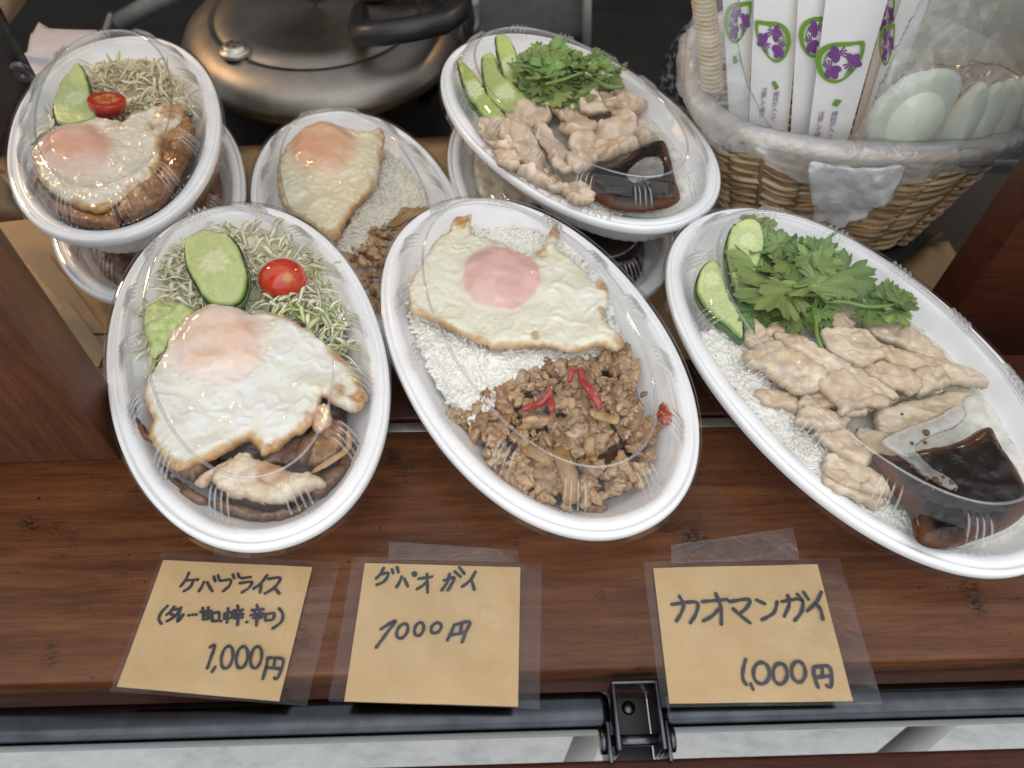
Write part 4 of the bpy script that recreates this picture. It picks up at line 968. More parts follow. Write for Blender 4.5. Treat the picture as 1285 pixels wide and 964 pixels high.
PL = ['folded pale meat at the left rim of the upper tray', 'folded pale meat under the left cucumbers of the upper tray', 'curled pale meat just below the coriander of the upper tray', 'pale meat with a fold in the middle of the upper tray', 'pale meat below the right coriander end of the upper tray',
      'rightmost ruffled pale meat near the back rim of the upper tray', 'small pale meat tucked beneath coriander of the upper tray', 'small greyish meat by the back rim of the upper tray', 'ridged pale meat above the sauce of the upper tray', 'small pale meat beneath the rightmost ruffle of the upper tray',
      'long pale meat strip sloping left in the upper tray', 'long pale meat strip in the centre left of the upper tray', 'small pale meat left of the ridged one in the upper tray', 'curved pale meat touching the sauce packet of the upper tray', 'flat pale meat left of the upper sauce packet', 'pale meat strip near the front rim of the upper tray',
      'small pale meat by the front rim of the upper tray', 'pale meat piece next to the rice at the front of the upper tray', 'pale meat above the right of the upper sauce packet', 'lowest left pale meat piece of the upper tray']
for i, (o, lab) in enumerate(zip(PK, PL)):
    cxm = np.mean(np.array(o), 0); o2 = [(cxm[0]+(x-cxm[0])*1.12, cxm[1]+(y-cxm[1])*1.12) for x, y in o]
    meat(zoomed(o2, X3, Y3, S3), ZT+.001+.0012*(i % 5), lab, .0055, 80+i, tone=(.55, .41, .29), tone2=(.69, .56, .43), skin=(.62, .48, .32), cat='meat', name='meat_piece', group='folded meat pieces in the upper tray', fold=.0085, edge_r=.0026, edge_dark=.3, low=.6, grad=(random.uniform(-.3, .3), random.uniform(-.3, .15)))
s7 = lambda pts: zoomed(pts, 570, 50, .179)
cucumber(s7([(25, 240), (70, 250), (150, 320), (260, 450), (400, 590), (330, 600), (250, 580), (150, 480), (80, 400)]), ZT+.004, 'long cucumber slice at the left rim of the upper coriander tray', (595, 122), .006, (.10, .25), 11, 14, pale=(.36, .44, .13))
cucumber(s7([(190, 230), (220, 200), (280, 200), (330, 300), (450, 380), (550, 470), (480, 500), (340, 490), (230, 400)]), ZT+.007, 'middle cucumber slice of three in the upper coriander tray', (634, 122), .006, (.05, .25), 12, 14, pale=(.40, .46, .15))
cucumber(s7([(285, 90), (320, 75), (390, 95), (440, 180), (450, 300), (420, 390), (370, 330), (320, 220)]), ZT+.010, 'upright cucumber slice touching the coriander in the upper tray', (640, 90), .006, (.05, .30), 13, 14, pale=(.38, .46, .14))
lv = []
for (x, y, s, h, z, t) in ((720, 150, 150, 90, .020, 16), (640, 130, 140, 150, .018, 16), (800, 130, 140, 30, .020, 16), (560, 220, 170, 190, .014, 16), (640, 260, 180, 230, .016, 14), (760, 260, 180, 300, .014, 14), (850, 330, 160, 330, .012, 16), (700, 330, 180, 260, .011, 14),
                           (560, 330, 160, 200, .011, 14), (600, 120, 120, 110, .016, 18), (900, 200, 130, 20, .018, 18), (980, 140, 90, 90, .017, 18), (1000, 200, 110, 60, .017, 18), (1100, 220, 110, 10, .015, 18), (1080, 270, 110, 320, .013, 18), (700, 60, 80, 100, .020, 18), (820, 400, 130, 290, .009, 12), (900, 300, 130, 280, .012, 14), (480, 180, 120, 170, .013, 18), (620, 200, 150, 120, .018, 22), (690, 220, 160, 60, .019, 22), (780, 200, 150, 10, .018, 22), (740, 350, 150, 200, .012, 20), (830, 260, 150, 340, .014, 22), (600, 380, 130, 250, .009, 16), (660, 420, 120, 290, .007, 14), (540, 150, 120, 130, .016, 22), (860, 160, 120, 60, .018, 22), (1040, 250, 110, 200, .014, 20)):
    lv.append((570+x*.179, 50+y*.179, ZT+z, s*.179, h, t))
st = [([(570+a*.179, 50+b*.179) for a, b in ((400, 180), (520, 190), (640, 240))], ZT+.017, .0012), ([(570+a*.179, 50+b*.179) for a, b in ((880, 240), (980, 280), (1080, 330), (1180, 330))], ZT+.015, .0016), ([(570+a*.179, 50+b*.179) for a, b in ((640, 310), (760, 280), (900, 230))], ZT+.019, .0012),
      ([(570+a*.179, 50+b*.179) for a, b in ((500, 270), (600, 275), (700, 250))], ZT+.018, .0012)]
coriander('coriander_sprig', lv, st, 'dense green coriander bunch in the upper tray below the dark wall')
packet([(728, 224), (742, 206), (770, 192), (800, 180), (830, 176), (845, 205), (852, 235), (856, 256), (830, 270), (795, 272), (765, 268), (742, 254), (730, 240)],
       [(731, 228), (746, 212), (764, 214), (780, 206), (790, 198), (805, 188), (834, 184), (848, 230), (852, 254), (825, 266), (790, 268), (762, 262), (738, 246)],
       [(785, 220), (800, 204), (818, 197), (832, 204), (832, 222), (812, 228), (795, 232)], ZT+.004, 'clear packet of dark sauce in the upper coriander tray', 8, .010, [(802, 228, 4), (813, 229, 4)])

# ================================================================== PRICE CARDS
mk, nt, bs = mat_new('kraft_paper')
v = coords(nt); n = noise_tex(nt, v, 35, 5, 0.6); n2 = noise_tex(nt, v, 700, 3)
r = ramp(nt, n.outputs[0], [(0.3, (.46, .305, .135)), (0.7, (.56, .385, .185))]); r2 = ramp(nt, n2.outputs[0], [(.22, (.55, .5, .45)), (.34, (1, 1, 1)), (.7, (1.05, 1.05, 1.05))])
mx = nd(nt, 'ShaderNodeMix', data_type='RGBA', blend_type='MULTIPLY'); mx.inputs[0].default_value = 1
nt.links.new(r.outputs[0], mx.inputs[6]); nt.links.new(r2.outputs[0], mx.inputs[7]); nt.links.new(mx.outputs[2], bs.inputs['Base Color']); bs.inputs['Roughness'].default_value = .75
def sheet(name, q, z, mat, parent, c, th=.0003, wav=.0004, seed=0, n=14):
    """thin sheet through four corner pixels (clockwise from top left) on the plane z"""
    w = [np.array(P(a, b, z)) for a, b in q]; V = []; F = []
    for lay in (0, -th):
        for i in range(n+1):
            for j in range(n+1):
                u, t = j/n, i/n; p = (w[0]*(1-u)+w[1]*u)*(1-t)+(w[3]*(1-u)+w[2]*u)*t
                p = p + np.array([0, 0, lay + wav*fbm(np.array([[p[0]*45, p[1]*45, seed]]), seed, 2)[0]]); V.append(p-np.array(c))
    m = (n+1)**2
    for i in range(n):
        for j in range(n):
            a = i*(n+1)+j; F.append((a, a+n+1, a+n+2, a+1))
            if th: F.append((m+a, m+a+1, m+a+n+2, m+a+n+1))
    if th:
        rim = [j for j in range(n+1)]+[i*(n+1)+n for i in range(1, n+1)]+[n*(n+1)+j for j in range(n-1, -1, -1)]+[i*(n+1) for i in range(n-1, 0, -1)]
        for a, b in zip(rim, rim[1:]+rim[:1]): F.append((a, b, m+b, m+a))
    else: V = V[:m]
    return mesh_obj(name, V, F, mat, parent, smooth=False)
def ribbon(mb, pts, w, z, c):
    """marker stroke of width w along world points, flat at z, with round ends"""
    p = resample([(a.x, a.y) for a in pts], .0008, False) if len(pts) > 1 else np.array([[pts[0].x, pts[0].y]]*2)
    m = len(p); V = []; F = []
    nrm = []
    for i in range(m):
        t = p[min(i+1, m-1)]-p[max(i-1, 0)]; l = np.linalg.norm(t); t = t/l if l > 1e-9 else np.array([1., 0]); nrm.append((-t[1], t[0]))
        ww = w*(1+.12*math.sin(i*.9+p[0][0]*900))
        V += [(p[i][0]+nrm[i][0]*ww/2-c[0], p[i][1]+nrm[i][1]*ww/2-c[1], z-c[2]), (p[i][0]-nrm[i][0]*ww/2-c[0], p[i][1]-nrm[i][1]*ww/2-c[1], z-c[2])]
    for i in range(m-1): F.append((2*i, 2*i+1, 2*i+3, 2*i+2))
    mb.add(V, F)
    for e, dz in ((p[0], .00004), (p[-1], .00006)):
        mb.add([(e[0]-c[0]+w/2*math.cos(a), e[1]-c[1]+w/2*math.sin(a), z-c[2]+dz) for a in np.linspace(0, 2*math.pi, 14, endpoint=False)], [tuple(range(14))])
def ell(cx_, cy_, rx, ry, slant=0.0, n=18):
    return [(cx_+rx*math.sin(t)+slant*ry*math.cos(t), cy_-ry*math.cos(t)) for t in np.linspace(.15, 2*math.pi+.05, n)]
def card(paper, sleeve, tape, strokes, o, s, wpx, label, drops, seed):
    zc = .0010; pc = P(*paper[3], 0); e = empty('price_card', pc)
    sheet('paper', paper, zc+.0006, mk, e, pc, .0003, .0005, seed)
    sheet('plastic_sleeve', sleeve, zc+.0021, M_SLEEVE, e, pc, 0, .0005, seed)
    sheet('tape', tape, zc+.0032, M_TAPE, e, pc, 0, .0009, seed+5)
    mb = MB(); w = (P(o[0]+wpx, o[1], zc)-P(o[0], o[1], zc)).length
    for k, st_ in enumerate(strokes):
        ribbon(mb, [P(o[0]+x*s, o[1]+y*s, zc+.0013) for x, y in st_], w, zc+.00125+.00002*(k % 5), pc)
    mb.build('writing', M_INK, e, smooth=False)
    for (x, y, r_) in drops:
        a = P(x, y, zc+.0023); rr = (P(x+r_, y, zc)-P(x, y, zc)).length
        tv, tf = lathe([(0, .0010), (rr*.5, .0009), (rr*.85, .0005), (rr, 0)], 20); tv = [Vector((p.x*(1+.2*math.sin(p.y*900)), p.y*.7, p.z)) for p in tv]
        mesh_obj('water_drop', tv, tf, M_PACKET, e, loc=tuple(a-pc))
    return tag(e, label, 'price card', 'handwritten price cards on the counter')
S1 = [[(275, 140), (252, 185), (225, 220)], [(252, 185), (330, 180)], [(300, 186), (285, 222), (245, 250)],
      [(365, 195), (352, 225), (335, 250)], [(385, 197), (400, 225), (416, 250)], [(425, 162), (434, 190)], [(450, 155), (460, 185)],
      [(468, 188), (527, 182), (518, 218), (482, 250)], [(540, 150), (549, 172)], [(571, 145), (580, 166)],
      [(592, 172), (648, 165)], [(583, 202), (655, 195), (635, 232), (595, 257)], [(747, 155), (712, 200), (665, 236)], [(713, 200), (705, 257)],
      [(755, 177), (826, 170), (795, 225), (735, 265)], [(790, 226), (821, 265)],
      [(145, 340), (108, 378), (92, 420), (108, 447)], [(185, 345), (165, 372), (140, 392)], [(168, 364), (213, 360), (190, 402), (142, 432)], [(160, 385), (192, 402)],
      [(226, 350), (206, 435), (240, 393)], [(272, 396), (276, 396)], [(295, 393), (299, 393)], [(316, 392), (320, 392)],
      [(345, 376), (411, 371)], [(358, 352), (360, 420)], [(391, 350), (392, 418)], [(361, 396), (390, 394)], [(360, 420), (392, 418)],
      [(413, 385), (416, 430)], [(413, 385), (455, 380), (452, 426), (416, 430)], [(466, 432), (469, 432)],
      [(490, 385), (488, 415)], [(490, 385), (535, 380), (530, 411), (488, 415)], [(512, 355), (505, 440)],
      [(568, 338), (572, 350)], [(545, 368), (600, 363)], [(558, 374), (562, 386)], [(590, 370), (584, 384)], [(540, 396), (602, 390)], [(548, 414), (598, 409)], [(574, 392), (568, 454)], [(624, 437), (627, 437)],
      [(685, 335), (690, 350)], [(655, 365), (725, 360)], [(670, 371), (675, 385)], [(707, 366), (700, 381)], [(648, 396), (726, 388)], [(664, 413), (716, 408)], [(688, 390), (682, 456)],
      [(735, 391), (738, 426)], [(735, 391), (788, 384), (781, 421), (738, 426)], [(820, 355), (842, 390), (833, 435), (781, 476)],
      [(402, 590), (432, 576), (408, 650), (385, 716)], [(432, 710), (415, 738)], ell(505, 650, 34, 68, .16), ell(595, 650, 34, 66, .14), ell(681, 650, 33, 66, .14),
      [(752, 655), (742, 705), (722, 780)], [(752, 653), (842, 662), (830, 730), (808, 780), (792, 776)], [(795, 660), (788, 700)], [(743, 712), (818, 718)]]
card([(205, 703), (392, 712), (350, 880), (147, 862)], [(203, 693), (427, 706), (385, 886), (138, 868)], [(268, 684), (314, 687), (313, 700), (268, 697)], S1, (180, 690), .2075, 3.7,
     'tan price card with three lines of handwriting, leftmost on the counter', [(270, 857, 9), (300, 785, 13), (291, 750, 3), (372, 767, 5)], 1)
S2 = [[(328, 105), (308, 140), (285, 165)], [(308, 142), (355, 134), (332, 180), (288, 202)], [(376, 113), (383, 135)], [(405, 100), (413, 130)],
      [(432, 155), (420, 185), (402, 215)], [(448, 168), (466, 210)], ell(505, 140, 9, 9), [(505, 140), (507, 141)], [(530, 167), (606, 155)], [(578, 140), (581, 245)], [(576, 185), (550, 208), (520, 226)],
      [(676, 176), (735, 160), (718, 200), (697, 233)], [(708, 140), (692, 190), (662, 233)], [(738, 125), (770, 156)], [(764, 102), (792, 138)], [(856, 128), (826, 175), (780, 213)], [(832, 168), (850, 230)],
      [(313, 456), (396, 408), (345, 480), (285, 562)], ell(435, 468, 30, 42, .3), ell(532, 457, 26, 38, .2), ell(630, 450, 28, 30, .3),
      [(735, 432), (715, 480), (695, 520)], [(733, 434), (822, 414), (802, 470), (779, 532)], [(778, 426), (768, 480)], [(715, 491), (800, 476)]]
card([(458, 707), (653, 712), (650, 887), (432, 880)], [(443, 699), (680, 706), (677, 890), (412, 880)], [(488, 680), (650, 690), (652, 705), (487, 702)], S2, (410, 690), .2179, 3.9,
     'tan price card with bubbles under its film, middle of three on the counter', [(607, 765, 10), (575, 795, 14), (570, 738, 16)], 2)
S3_ = [[(180, 325), (305, 314), (306, 370), (275, 421)], [(218, 283), (240, 325), (228, 370), (203, 411)], [(338, 311), (466, 300)], [(408, 270), (434, 340), (437, 428)], [(422, 350), (390, 385), (343, 411)],
       [(480, 311), (582, 299), (570, 340), (537, 370)], [(498, 348), (540, 386), (585, 421)], [(620, 303), (662, 322)], [(727, 312), (710, 368), (648, 406)],
       [(753, 311), (852, 299), (855, 360), (818, 410)], [(783, 279), (790, 325), (764, 387)], [(833, 273), (857, 305)], [(865, 263), (889, 298)], [(957, 262), (930, 315), (884, 359)], [(924, 318), (952, 350), (965, 402)],
       [(563, 612), (550, 665), (549, 712), (566, 742)], [(590, 740), (601, 766)], ell(645, 683, 42, 56, 0), ell(742, 686, 37, 54, 0), ell(838, 676, 36, 54, -.05),
       [(918, 655), (919, 695), (940, 756)], [(918, 653), (990, 646), (1011, 690), (1006, 756), (985, 748)], [(962, 655), (964, 700)], [(926, 706), (996, 698)]]
card([(820, 713), (1026, 708), (1070, 880), (840, 883)], [(807, 705), (1053, 700), (1108, 884), (830, 888)], [(842, 684), (995, 662), (1004, 702), (842, 707)], S3_, (800, 680), .2412, 4.3,
     'tan price card with two handwritten lines, rightmost beside the hinge bracket', [(884, 806, 3), (1045, 815, 4)], 3)

# ================================================================== BASKET
BC, BB = (.240, .516), (.243, .508)
def bring(t, z):
    """point on the basket wall at angle t and height z"""
    k = (z+.055)/.105; k = min(max(k, 0), 1.15)
    hx, hy = .085+.034*k, .060+.027*k; cx_, cy_ = BB[0]+(BC[0]-BB[0])*k, BB[1]+(BC[1]-BB[1])*k
    c, s = math.cos(t), math.sin(t); p = 2/2.7
    x, y = math.copysign(abs(c)**p, c)*hx, math.copysign(abs(s)**p, s)*hy
    return Vector((cx_+x, cy_+y, z)), Vector((x/hx/hx, y/hy/hy, 0)).normalized()
M_WICKER = vcol('wicker', 0.55, 300, 0.3, 0.4, 0.0005, coat=0.1, stretch=(.3, .3, 1))
bk = empty('wicker_basket', (BB[0], BB[1], -.055)); bo = bk.location
NST = 22
for j in range(28):
    z0 = -.052+.0038*j; pts = []; rad = []
    n = NST*8; sg = 1 if j % 2 else -1; off = rng.uniform(0, 6.28)
    for i in range(n+1):
        t = 2*math.pi*i/n; p, nr = bring(t, z0); w_ = math.cos(math.pi*NST*i/n)
        p = p+nr*(sg*w_*.0026) + Vector((0, 0, .0016*math.sin(math.pi*NST*i/n+.5)*1.3+.0010*math.sin(t*3+off)))
        pts.append(p-bo); rad.append(.0019+.0003*math.sin(t*5+off))
    tv, tf = tube(pts, rad, 7, False)
    q = np.array([tuple(x) for x in tv]); cc = mixc((.36, .24, .12), (.60, .45, .27), sstep(-.5, .5, fbm(q*np.array([30, 30, 200])+j*7, j, 3)))
    mesh_obj('weaver', tv, tf, M_WICKER, bk, cc*rng.uniform(.82, 1.1))
for i in range(NST):
    t = 2*math.pi*(i+.5)/NST; tv, tf = tube([bring(t, z)[0]-bo for z in np.linspace(-.055, .05, 6)], .0022, 7)
    mesh_obj('stake', tv, tf, M_WICKER, bk, np.tile((.30, .19, .09), (len(tv), 1)))
for s in (0, math.pi):
    pts = []
    for i in range(241):
        t = 2*math.pi*i/240; p, nr = bring(t, .053); a = t*30+s; pts.append(p-bo+nr*.0018*math.cos(a)+Vector((0, 0, .0018*math.sin(a)-.0015)))
    tv, tf = tube(pts, .0022, 8, False); mesh_obj('rim_braid', tv, tf, M_WICKER, bk, np.tile((.45, .31, .16), (len(tv), 1)))
# wrapped handle at the left end
hp = [PY(894, 112, .485), PY(890, 60, .487), PY(884, 10, .489), PY(878, -40, .49), PY(874, -90, .49)]
hp = [Vector(p) for p in hp]; dense = []
for i in range(len(hp)-1):
    for k in range(110): dense.append(hp[i].lerp(hp[i+1], k/110))
tv, tf = tube([p-bo for p in [bring(math.pi, .0)[0]]+hp], .0062, 12); mesh_obj('handle', tv, tf, M_WICKER, bk, np.tile((.34, .22, .11), (len(tv), 1)))
tv, tf = tube([p-bo+Vector((.0066*math.cos(i*.52), .0066*math.sin(i*.52), 0)) for i, p in enumerate(dense)], .0017, 6)
mesh_obj('handle_wrap', tv, tf, M_WICKER, bk, np.tile((.52, .38, .21), (len(tv), 1)))
bb = [bring(t, -.0545)[0]-bo for t in np.linspace(0, 2*math.pi, 60, endpoint=False)]
mesh_obj('basket_base', bb+[p+Vector((0, 0, .003)) for p in bb], [tuple(range(60))[::-1], tuple(range(60, 120))], M_WICKER, bk, np.tile((.3, .19, .09), (120, 1)))
tag(bk, 'light brown woven wicker basket behind the right tray', 'basket')

# plastic liner: from inside, up over the rim and folded down outside, long flap at the front
ln = empty('basket_liner', (BC[0], BC[1], .05)); lo_ = ln.location
def liner(flap, name, mat, prof, n=300, t0=0, t1=2*math.pi, wr=.0035, seed=0):
    V = []; F = []; m = len(prof)
    ts = np.linspace(t0, t1, n)
    tk = np.array([(t, k) for t in ts for k in range(m)], float); o_ = np.zeros(len(tk))
    f0 = fbm(np.column_stack([tk[:, 0]*6, tk[:, 1]*.35, o_+seed]), seed, 2); f1 = fbm(np.column_stack([tk[:, 0]*6, tk[:, 1]*.35, o_+seed+40]), seed, 2); f2 = fbm(np.column_stack([tk[:, 0]*30, tk[:, 1]*.5, o_+seed+9]), seed, 3)
    j = 0
    for i, t in enumerate(ts):
        for k, (outw, dz) in enumerate(prof):
            drop = flap(t); z = .053 + (dz if dz > 0 else dz*drop)
            p, nr = bring(t, .053 if dz > 0 else max(-.05, z)); p = p + nr*outw; p.z = z
            a = min(1, .25+abs(k-m*.35)/m*1.6)
            V.append(p + nr*(wr*f0[j]+.9*wr*f2[j])*a + Vector((0, 0, wr*(.7*f1[j]+.5*f2[j])*a)) - lo_); j += 1
    for i in range(n-1):
        for k in range(m-1): F.append((i*m+k, i*m+k+1, (i+1)*m+k+1, (i+1)*m+k))
    return mesh_obj(name, V, F, mat, ln)
def flap(t):
    t = t % (2*math.pi); a = .010+.003*math.sin(t*3)+.003*math.sin(t*7+1)
    return a
liner(flap, 'folded_rim', M_LINER, [(-.009, -2.2), (-.0085, -1.2), (-.008, -.4), (-.005, .007), (.001, .0072), (.0052, .004), (.0064, -.2), (.0066, -.6), (.0062, -1.1), (.0064, -1.9)], wr=.0036, seed=2)
# hanging flap traced on the basket front
fp = [(1013, 196), (1050, 200), (1090, 203), (1131, 200), (1129, 222), (1120, 233), (1116, 248), (1098, 256), (1084, 270), (1066, 274), (1050, 283), (1034, 277), (1020, 276), (1018, 255), (1014, 236)]
yF = bring(-math.pi/2, .03)[0].y - .011
def upright(name, px, y, th, mat, colf, parent=None, spacing=.0015, edge_r=.003, hf=None, smooth=True, lean=0.0, low=.25, z0=None):
    """slab standing upright near the plane y, traced in pixels, bulging towards the viewer"""
    w = [PY(a, b, y) for a, b in px]; V, F, d, c = slab_mesh([(p.x, p.z) for p in w], 0, th, spacing, edge_r, hf, smooth=smooth, low=low)
    col = colf(V, d) if colf else None
    zb = min(p.z for p in w)
    W = np.column_stack([V[:, 0]-c[0], -V[:, 2]+lean*(V[:, 1]-zb), V[:, 1]-c[1]])
    loc = Vector((c[0], y, c[1]));
    if parent is not None: loc = loc-parent.location
    return mesh_obj(name, W, [f[::-1] for f in F], mat, parent, col, loc=tuple(loc))
upright('flap', fp, yF, .0012, M_LINER, None, ln, .0022, .004, lambda q, d: .0022*fbm(np.column_stack([q*90, q[:, 0]*0]), 5, 3)+.0050*np.abs(fbm(np.column_stack([q[:, 0]*70+q[:, 1]*30, q[:, 1]*45, q[:, 0]*0]), 8, 3)), lean=-.10)
# loose clear film rising at the left end
upright('raised_film', [(862, 130), (858, 60), (872, 0), (880, -60), (930, -60), (925, 30), (935, 90), (962, 150), (990, 188), (950, 196), (895, 180)], .448, .0012, M_LINER_CLEAR, None, ln, .0025, .004,
        lambda q, d: .010*fbm(np.column_stack([q*25, q[:, 0]*0]), 15, 3)+.003*fbm(np.column_stack([q*90, q[:, 0]*0]), 16, 3))
tag(ln, 'thin translucent plastic liner folded over the wicker basket rim', 'plastic liner')

# chopstick sleeves
M_PAPER = plain('white_paper', (.74, .73, .72), .6, var=.03, nscale=40, bumps=.05)
M_GREEN = plain('print_green', (.14, .28, .030), .6, var=.1)
M_PURPLE = plain('print_purple', (.17, .055, .22), .6, var=.15, nscale=200)
M_PLEAT = plain('seam_white', (.66, .66, .67), .6, var=.03)
def flat(name, polys, y, mat, parent, z_off=0):
    """printed flat shapes on the upright plane y"""
    mb = MB()
    for k, pl_ in enumerate(polys):
        w = [PY(a, b, y-.00001*(k % 7))-parent.location for a, b in pl_]; vc, _, fc, *_ = delaunay_2d_cdt([Vector((p.x, p.z)) for p in w], [], [list(range(len(w)))], 1, 1e-9)
        mb.add([(p.x, w[0].y, p.y) for p in vc], [tuple(f)[::-1] for f in fc])
    return mb.build(name, mat, parent, smooth=False)
def band(outer, t0=.74, t1=.93, cx_=None):
    """ring between an outline and its inset copy, as quads"""
    o = resample(outer, 3); c = o.mean(0); out = []
    for i in range(len(o)):
        a, b = o[i], o[(i+1) % len(o)]; f1 = 1-(1-t0)*(.75+.35*math.sin(i/len(o)*6.28*1+.6)); f2 = 1-(1-t0)*(.75+.35*math.sin((i+1)/len(o)*6.28*1+.6))
        out.append([tuple(a), tuple(b), tuple(c+(b-c)*f2), tuple(c+(a-c)*f1)])
    return out
def petal(cx_, cy_, r, ang):
    out = []
    for a, s in ((ang, 1.0), (ang+62, .9), (ang-62, .9)):
        ca, sa = math.cos(R(a)), -math.sin(R(a)); px_, py_ = cx_+ca*r*.45, cy_+sa*r*.45
        out.append([(px_+ca*r*.62*s*math.cos(t)-sa*r*.42*s*math.sin(t), py_+sa*r*.62*s*math.cos(t)+ca*r*.42*s*math.sin(t)) for t in np.linspace(0, 6.28, 14, endpoint=False)])
    for k in (-1.5, -.5, .5, 1.5):   # fine stamens opposite
        a = ang+180+k*22; ca, sa = math.cos(R(a)), -math.sin(R(a)); n_ = (-sa, ca)
        out.append([(cx_+ca*r*.25+n_[0]*r*.05, cy_+sa*r*.25+n_[1]*r*.05), (cx_+ca*r*.95+n_[0]*r*.09, cy_+sa*r*.95+n_[1]*r*.09), (cx_+ca*r*1.0, cy_+sa*r*1.0), (cx_+ca*r*.95-n_[0]*r*.09, cy_+sa*r*.95-n_[1]*r*.09), (cx_+ca*r*.25-n_[0]*r*.05, cy_+sa*r*.25-n_[1]*r*.05)])
    return out
EMB = [(610, 380), (640, 310), (720, 272), (830, 266), (905, 260), (922, 275), (915, 330), (895, 385), (850, 450), (790, 502), (730, 523), (670, 500), (630, 450)]
EC = (765, 390)
def arcs(cx_, cy_, s, sx, rot):
    out = []
    for k, (rr, a0, a1) in enumerate(((.80, 120, 215), (.72, 130, 205), (.80, -75, -10), (.72, -65, -15))):
        t = np.linspace(a0, a1, 12); w_ = 5*s
        pts = [(cx_+sx*s*140*rr*math.cos(R(x))*1.0, cy_-s*118*rr*math.sin(R(x))) for x in t]; inn = [(cx_+sx*s*(140*rr-7)*math.cos(R(x)), cy_-s*(118*rr-7)*math.sin(R(x))) for x in t]
        out.append(pts+inn[::-1])
    return out
def text_mesh(chars, size, gap):
    cu = bpy.data.curves.new('txt', 'FONT'); cu.body = '\n'.join(chars); cu.size = size; cu.space_line = gap; cu.align_x = 'CENTER'; cu.resolution_u = 2
    o = bpy.data.objects.new('txt', cu); scene.collection.objects.link(o)
    bpy.context.view_layer.update()
    dg = bpy.context.evaluated_depsgraph_get(); me = bpy.data.meshes.new_from_object(o.evaluated_get(dg))
    bpy.data.objects.remove(o); return me
def sleeve(px, y, label, emb=None, text=None, seam=None, dia=None, puff=.0025):
    ws = [PY(a, b, y) for a, b in px]; base = Vector((sum(p.x for p in ws)/4, y, min(p.z for p in ws))); e = empty('chopstick_sleeve', base)
    V = []; F = []; nu, nv = 10, 8; k = 0
    for lay in (0, 1):
        for j in range(nv+1):
            for i in range(nu+1):
                u, t = i/nu, j/nv; p = (ws[0]*(1-u)+ws[1]*u)*(1-t)+(ws[3]*(1-u)+ws[2]*u)*t
                V.append(p-base+Vector((0, (-puff*(.45+.55*(1-(2*u-1)**2))-.0006*math.sin(t*5+u*4+px[0][0]) if lay == 0 else 0), 0)))
    m = (nu+1)*(nv+1)
    for j in range(nv):
        for i in range(nu):
            a_ = j*(nu+1)+i; F.append((a_, a_+nu+1, a_+nu+2, a_+1)); F.append((m+a_, m+a_+1, m+a_+nu+2, m+a_+nu+1))
    for j in range(nv):
        for i in (0, nu): a_ = j*(nu+1)+i; F.append((a_, a_+nu+1, m+a_+nu+1, m+a_))
    mesh_obj('paper', V, F, M_PAPER, e, smooth=False)
    yp = y-puff-.0008
    if emb:
        ex_, ey_, s, sx = emb; T = lambda x, y_: (ex_+(x-EC[0])*s*sx, ey_+(y_-EC[1])*s)
        flat('emblem_ring', band([T(*p) for p in EMB]) + arcs(*T(*EC), s*.92, sx, 0), yp, M_GREEN, e)
        fl_ = []
        for (a, b, r_, an) in ((752, 338, 62, 190), (712, 436, 64, 300), (842, 394, 62, 50)):
            c_ = T(a, b); fl_ += [[(c_[0]+(p[0]-a)*s*sx, c_[1]+(p[1]-b)*s) for p in pp] for pp in petal(a, b, r_, an)]
        flat('emblem_flowers', fl_, yp-.0001, M_PURPLE, e)
    if dia: flat('green_mark', [dia], yp, M_GREEN, e)
    if text:
        for (chars, x0, y0, x1, y1, sz) in text:
            a, b = PY(x0, y0, yp-.0001), PY(x1, y1, yp-.0001); size = (PY(x0+sz, y0, yp)-PY(x0, y0, yp)).length
            me = text_mesh(chars, size, .92); me.materials.append(M_PURPLE)
            o = bpy.data.objects.new('writing', me); scene.collection.objects.link(o); o.parent = e
            d = (a-b).normalized(); ang = math.atan2(d.x, d.z)
            o.rotation_euler = (Matrix.Rotation(ang, 3, 'Y') @ Matrix.Rotation(R(90), 3, 'X')).to_euler(); o.location = a-base
    return tag(e, label, 'chopstick sleeve', 'paper chopstick sleeves standing in the basket')
z8 = lambda pts: zoomed(pts, 900, 0, .2023)
c1, c2 = list('楊枝が入って'), list('注意して開け')
sleeve([(904, -50), (950, -50), (938, 150), (915, 150)], .478, 'leftmost white paper chopstick sleeve in the basket, emblem half hidden', (926, 28, .2023, .55), None, None, z8([(95, 355), (118, 345), (132, 385), (108, 400)]))
sleeve([(948, -50), (1010, -50), (984, 200), (938, 200)], .470, 'second white paper chopstick sleeve from the left with a full emblem', (970, 52, .2023, -.72), [(c1, 974, 121, 968, 165, 8), (c2, 959, 116, 954, 160, 8)], z8([(500, 0), (530, 0), (415, 780), (385, 780)]), z8([(338, 512), (360, 503), (385, 545), (360, 560)]))
sleeve([(1004, -50), (1070, -50), (1030, 200), (990, 200)], .464, 'third white paper chopstick sleeve, mostly behind the front one', (1026, 46, .2023, .75), None, z8([(505, 100), (520, 100), (430, 760), (415, 760)]))
sleeve([(1042, -50), (1128, -50), (1056, 200), (1010, 200)], .456, 'frontmost white paper chopstick sleeve with emblem and purple writing', (1054, 78, .2023, 1), [(c1, 1047, 146, 1037, 190, 8.6), (c2, 1030.5, 146, 1022, 190, 8.6)], z8([(640, 30), (662, 30), (535, 860), (515, 860)]), z8([(710, 652), (735, 618), (776, 624), (745, 664)]))
sleeve([(1128, -50), (1150, -50), (1078, 170), (1060, 200)], .480, 'shadowed white paper chopstick sleeve behind the frontmost one', (1112, 20, .2023, .35), None)
sleeve([(1146, -50), (1182, -50), (1100, 180), (1068, 200)], .470, 'white paper chopstick sleeve beside the spoons with a narrow emblem', (1113, 56, .2023, .32), None)

